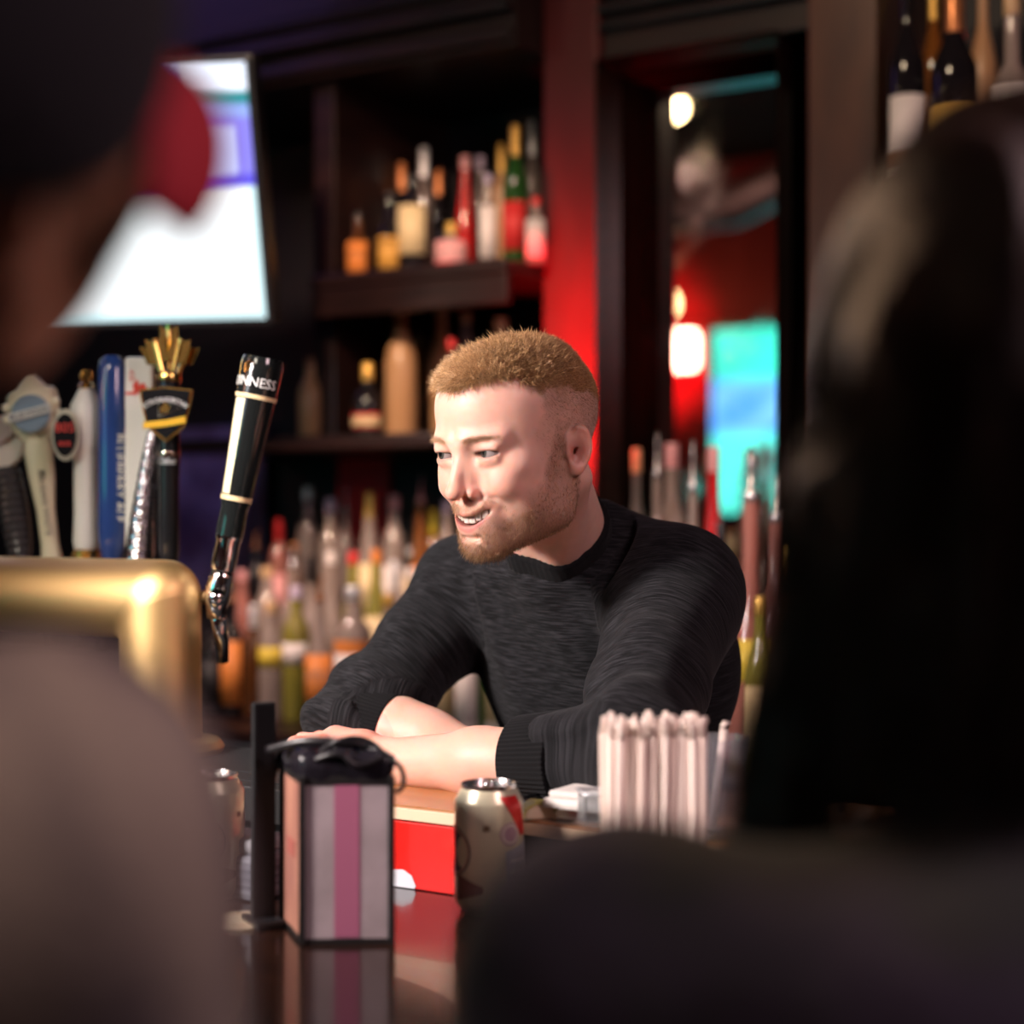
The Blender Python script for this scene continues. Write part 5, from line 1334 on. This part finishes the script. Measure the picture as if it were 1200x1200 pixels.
# right guest
hR = np.array(P(1190,448,.80)); nR = hR+np.array((-.00,-.04,-.16))
lS = np.array((.052,.74,1.232)); rS = np.array((.43,.58,1.235))
figR = figure(hR, math.radians(168), math.radians(6), tuple(nR), tuple(lS), tuple(rS), (.27,.36,.82), .8,
              [((.02,.86,1.13),(-.01,.98,1.10)), ((.52,.80,1.10),(.44,.98,1.10))], (-.06,.38,0), 1.06)
M_coat = mat('dark_coat', (.012,.016,.014), .9, sheen=.25, noise=((.030,.020,.048), (9,9,9), .4, .65), bump=((60,60,60), .6, .004))
rootR, locR, wR = shell_person('guest with long dark hair and dark coat seen from behind at right', figR, (-.12,.0,-.0), (.75,1.25,1.75), M_skin2, M_coat, .72, nR+np.array((0,0,-.02)), .022,
   hand_cut=[((-.02,1.03,1.10),.09), ((.42,1.03,1.10),.09)])
def hair_sdf(X):
    Q = locR(X); d = ell(Q, (0,.026,.020), (.086,.110,.106))
    d = smin(d, ell(Q, (0,.060,-.08), (.090,.070,.12)), .04)
    d = smin(d, cone(Q, (-.072,.02,-.06), (-.085,-.01,-.24), .030,.018), .03); d = smin(d, cone(Q, (.072,.03,-.06), (.118,-.01,-.235), .032,.020), .03)
    face = ell(Q, (0,-.085,-.03), (.062,.05,.105)); d = smax(d, -face, .015)
    return d-.0035*np.sin(Q[:,0]*170+Q[:,1]*120+vnoise(X, 25, 6)*4)
M_hair = mat('dark_hair', (.050,.022,.012), .45, noise=((.012,.006,.005), (140,140,8), .35, .65), bump=((220,220,12), .7, .004))
pos, q = surface(hair_sdf, tuple(hR-.45), tuple(hR+.3), .004, 2.2); pchild(rootR, 'hair', fast_mesh(relax(pos, q), q), M_hair)
m_ = np.random.choice(len(pos), 5000); N_ = grad(hair_sdf, pos[m_]); N_ = N_*.25+np.array((0,0,-1.)); Lh = .05+.06*np.random.rand(5000)
pchild(rootR, 'loose_strands', strands(pos[m_]-grad(hair_sdf, pos[m_])*.002, N_, Lh, .0006, bend=np.random.normal(0,.006,(5000,3))), M_hair, kind='stuff')
# left guest: cap, bearded cheek, grey shirt
hL = np.array(P(-112,112,.57)); nL = np.array((-.295,.50,1.435))
figL = figure(hL, math.radians(150), math.radians(-20), tuple(nL), (-.53,.38,1.332), (-.173,.575,1.334), (-.42,.18,.84), .84,
              [((-.58,.56,1.13),(-.50,.82,1.10)), ((-.136,.60,1.10),(-.34,.84,1.095))], (.04,.38,0), 1.0, math.radians(-34))
M_shirt = mat('grey_heather', (.34,.28,.23), .95, noise=((.11,.09,.10), (16,16,5), .38, .60), bump=((120,120,120), .5, .003))
rootL, locL, wL = shell_person('guest in grey shirt and black cap with red brim at the left edge', figL, (-.80,-.1,-.0), (.05,1.15,1.80), M_skin2, M_shirt, .72, nL+np.array((0,0,-.03)), .020,
   hand_cut=[((-.47,.90,1.10),.085), ((-.42,.89,1.10),.085)])
def cap_sdf(X):
    Q = locL(X); d = ell(Q, (0,.012,.032), (.086,.108,.098)); inner = ell(Q, (0,.012,.028), (.080,.102,.090))
    d = smax(d, -inner, .002); return smax(d, .004+.05*Q[:,1]-Q[:,2], .004)
pos, q = surface(cap_sdf, tuple(hL-.2), tuple(hL+.2), .004, 2.4); pchild(rootL, 'cap', fast_mesh(relax(pos, q), q), mat('black_felt', (.010,.008,.012), .95))
vs, fs = [], []
for i in range(17):
    t = math.radians(-68+136*i/16)
    for j in range(7):
        s = j/6; x = math.sin(t)*(.084+.0*s); y = -.070*math.cos(t)-.012-s*.066*math.cos(t)**.6; z = .016-.35*x*x/.08-.022*s
        vs.append(wL((x, y, z)))
fs = [(i*7+j, (i+1)*7+j, (i+1)*7+j+1, i*7+j+1) for i in range(16) for j in range(6)]
me = mesh(vs, fs); me.shade_smooth(); o = pchild(rootL, 'brim', me, mat('red_brim', (.32,.006,.018), .8)); sm = o.modifiers.new('s', 'SOLIDIFY'); sm.thickness = .004
# stools under the two guests
for root, x, y, lb in ((rootR, .30, .36, 'round bar stool under the dark haired guest'), (rootL, -.40, .22, 'round bar stool under the grey shirted guest')):
    s = empty('bar_stool', (x, y, 0), 0, lb, 'stool')
    link('seat', lathe_me([(.10,.62),(.17,.63),(.175,.66),(.16,.685),(.02,.69)], 32), cm((.03,.008,.008), .5), s)
    for k in range(4):
        a = math.pi/4+k*math.pi/2; link('leg', sweep([(math.cos(a)*.11,math.sin(a)*.11,.63),(math.cos(a)*.19,math.sin(a)*.19,.0)], .014, 10), cm((.03,.02,.015), .4), s)
    link('foot_ring', sweep([(math.cos(t)*.165,math.sin(t)*.165,.25) for t in np.linspace(0,2*math.pi,28,endpoint=False)], .008, 8, closed=True), cm((.4,.4,.42), .2, 1.0), s)
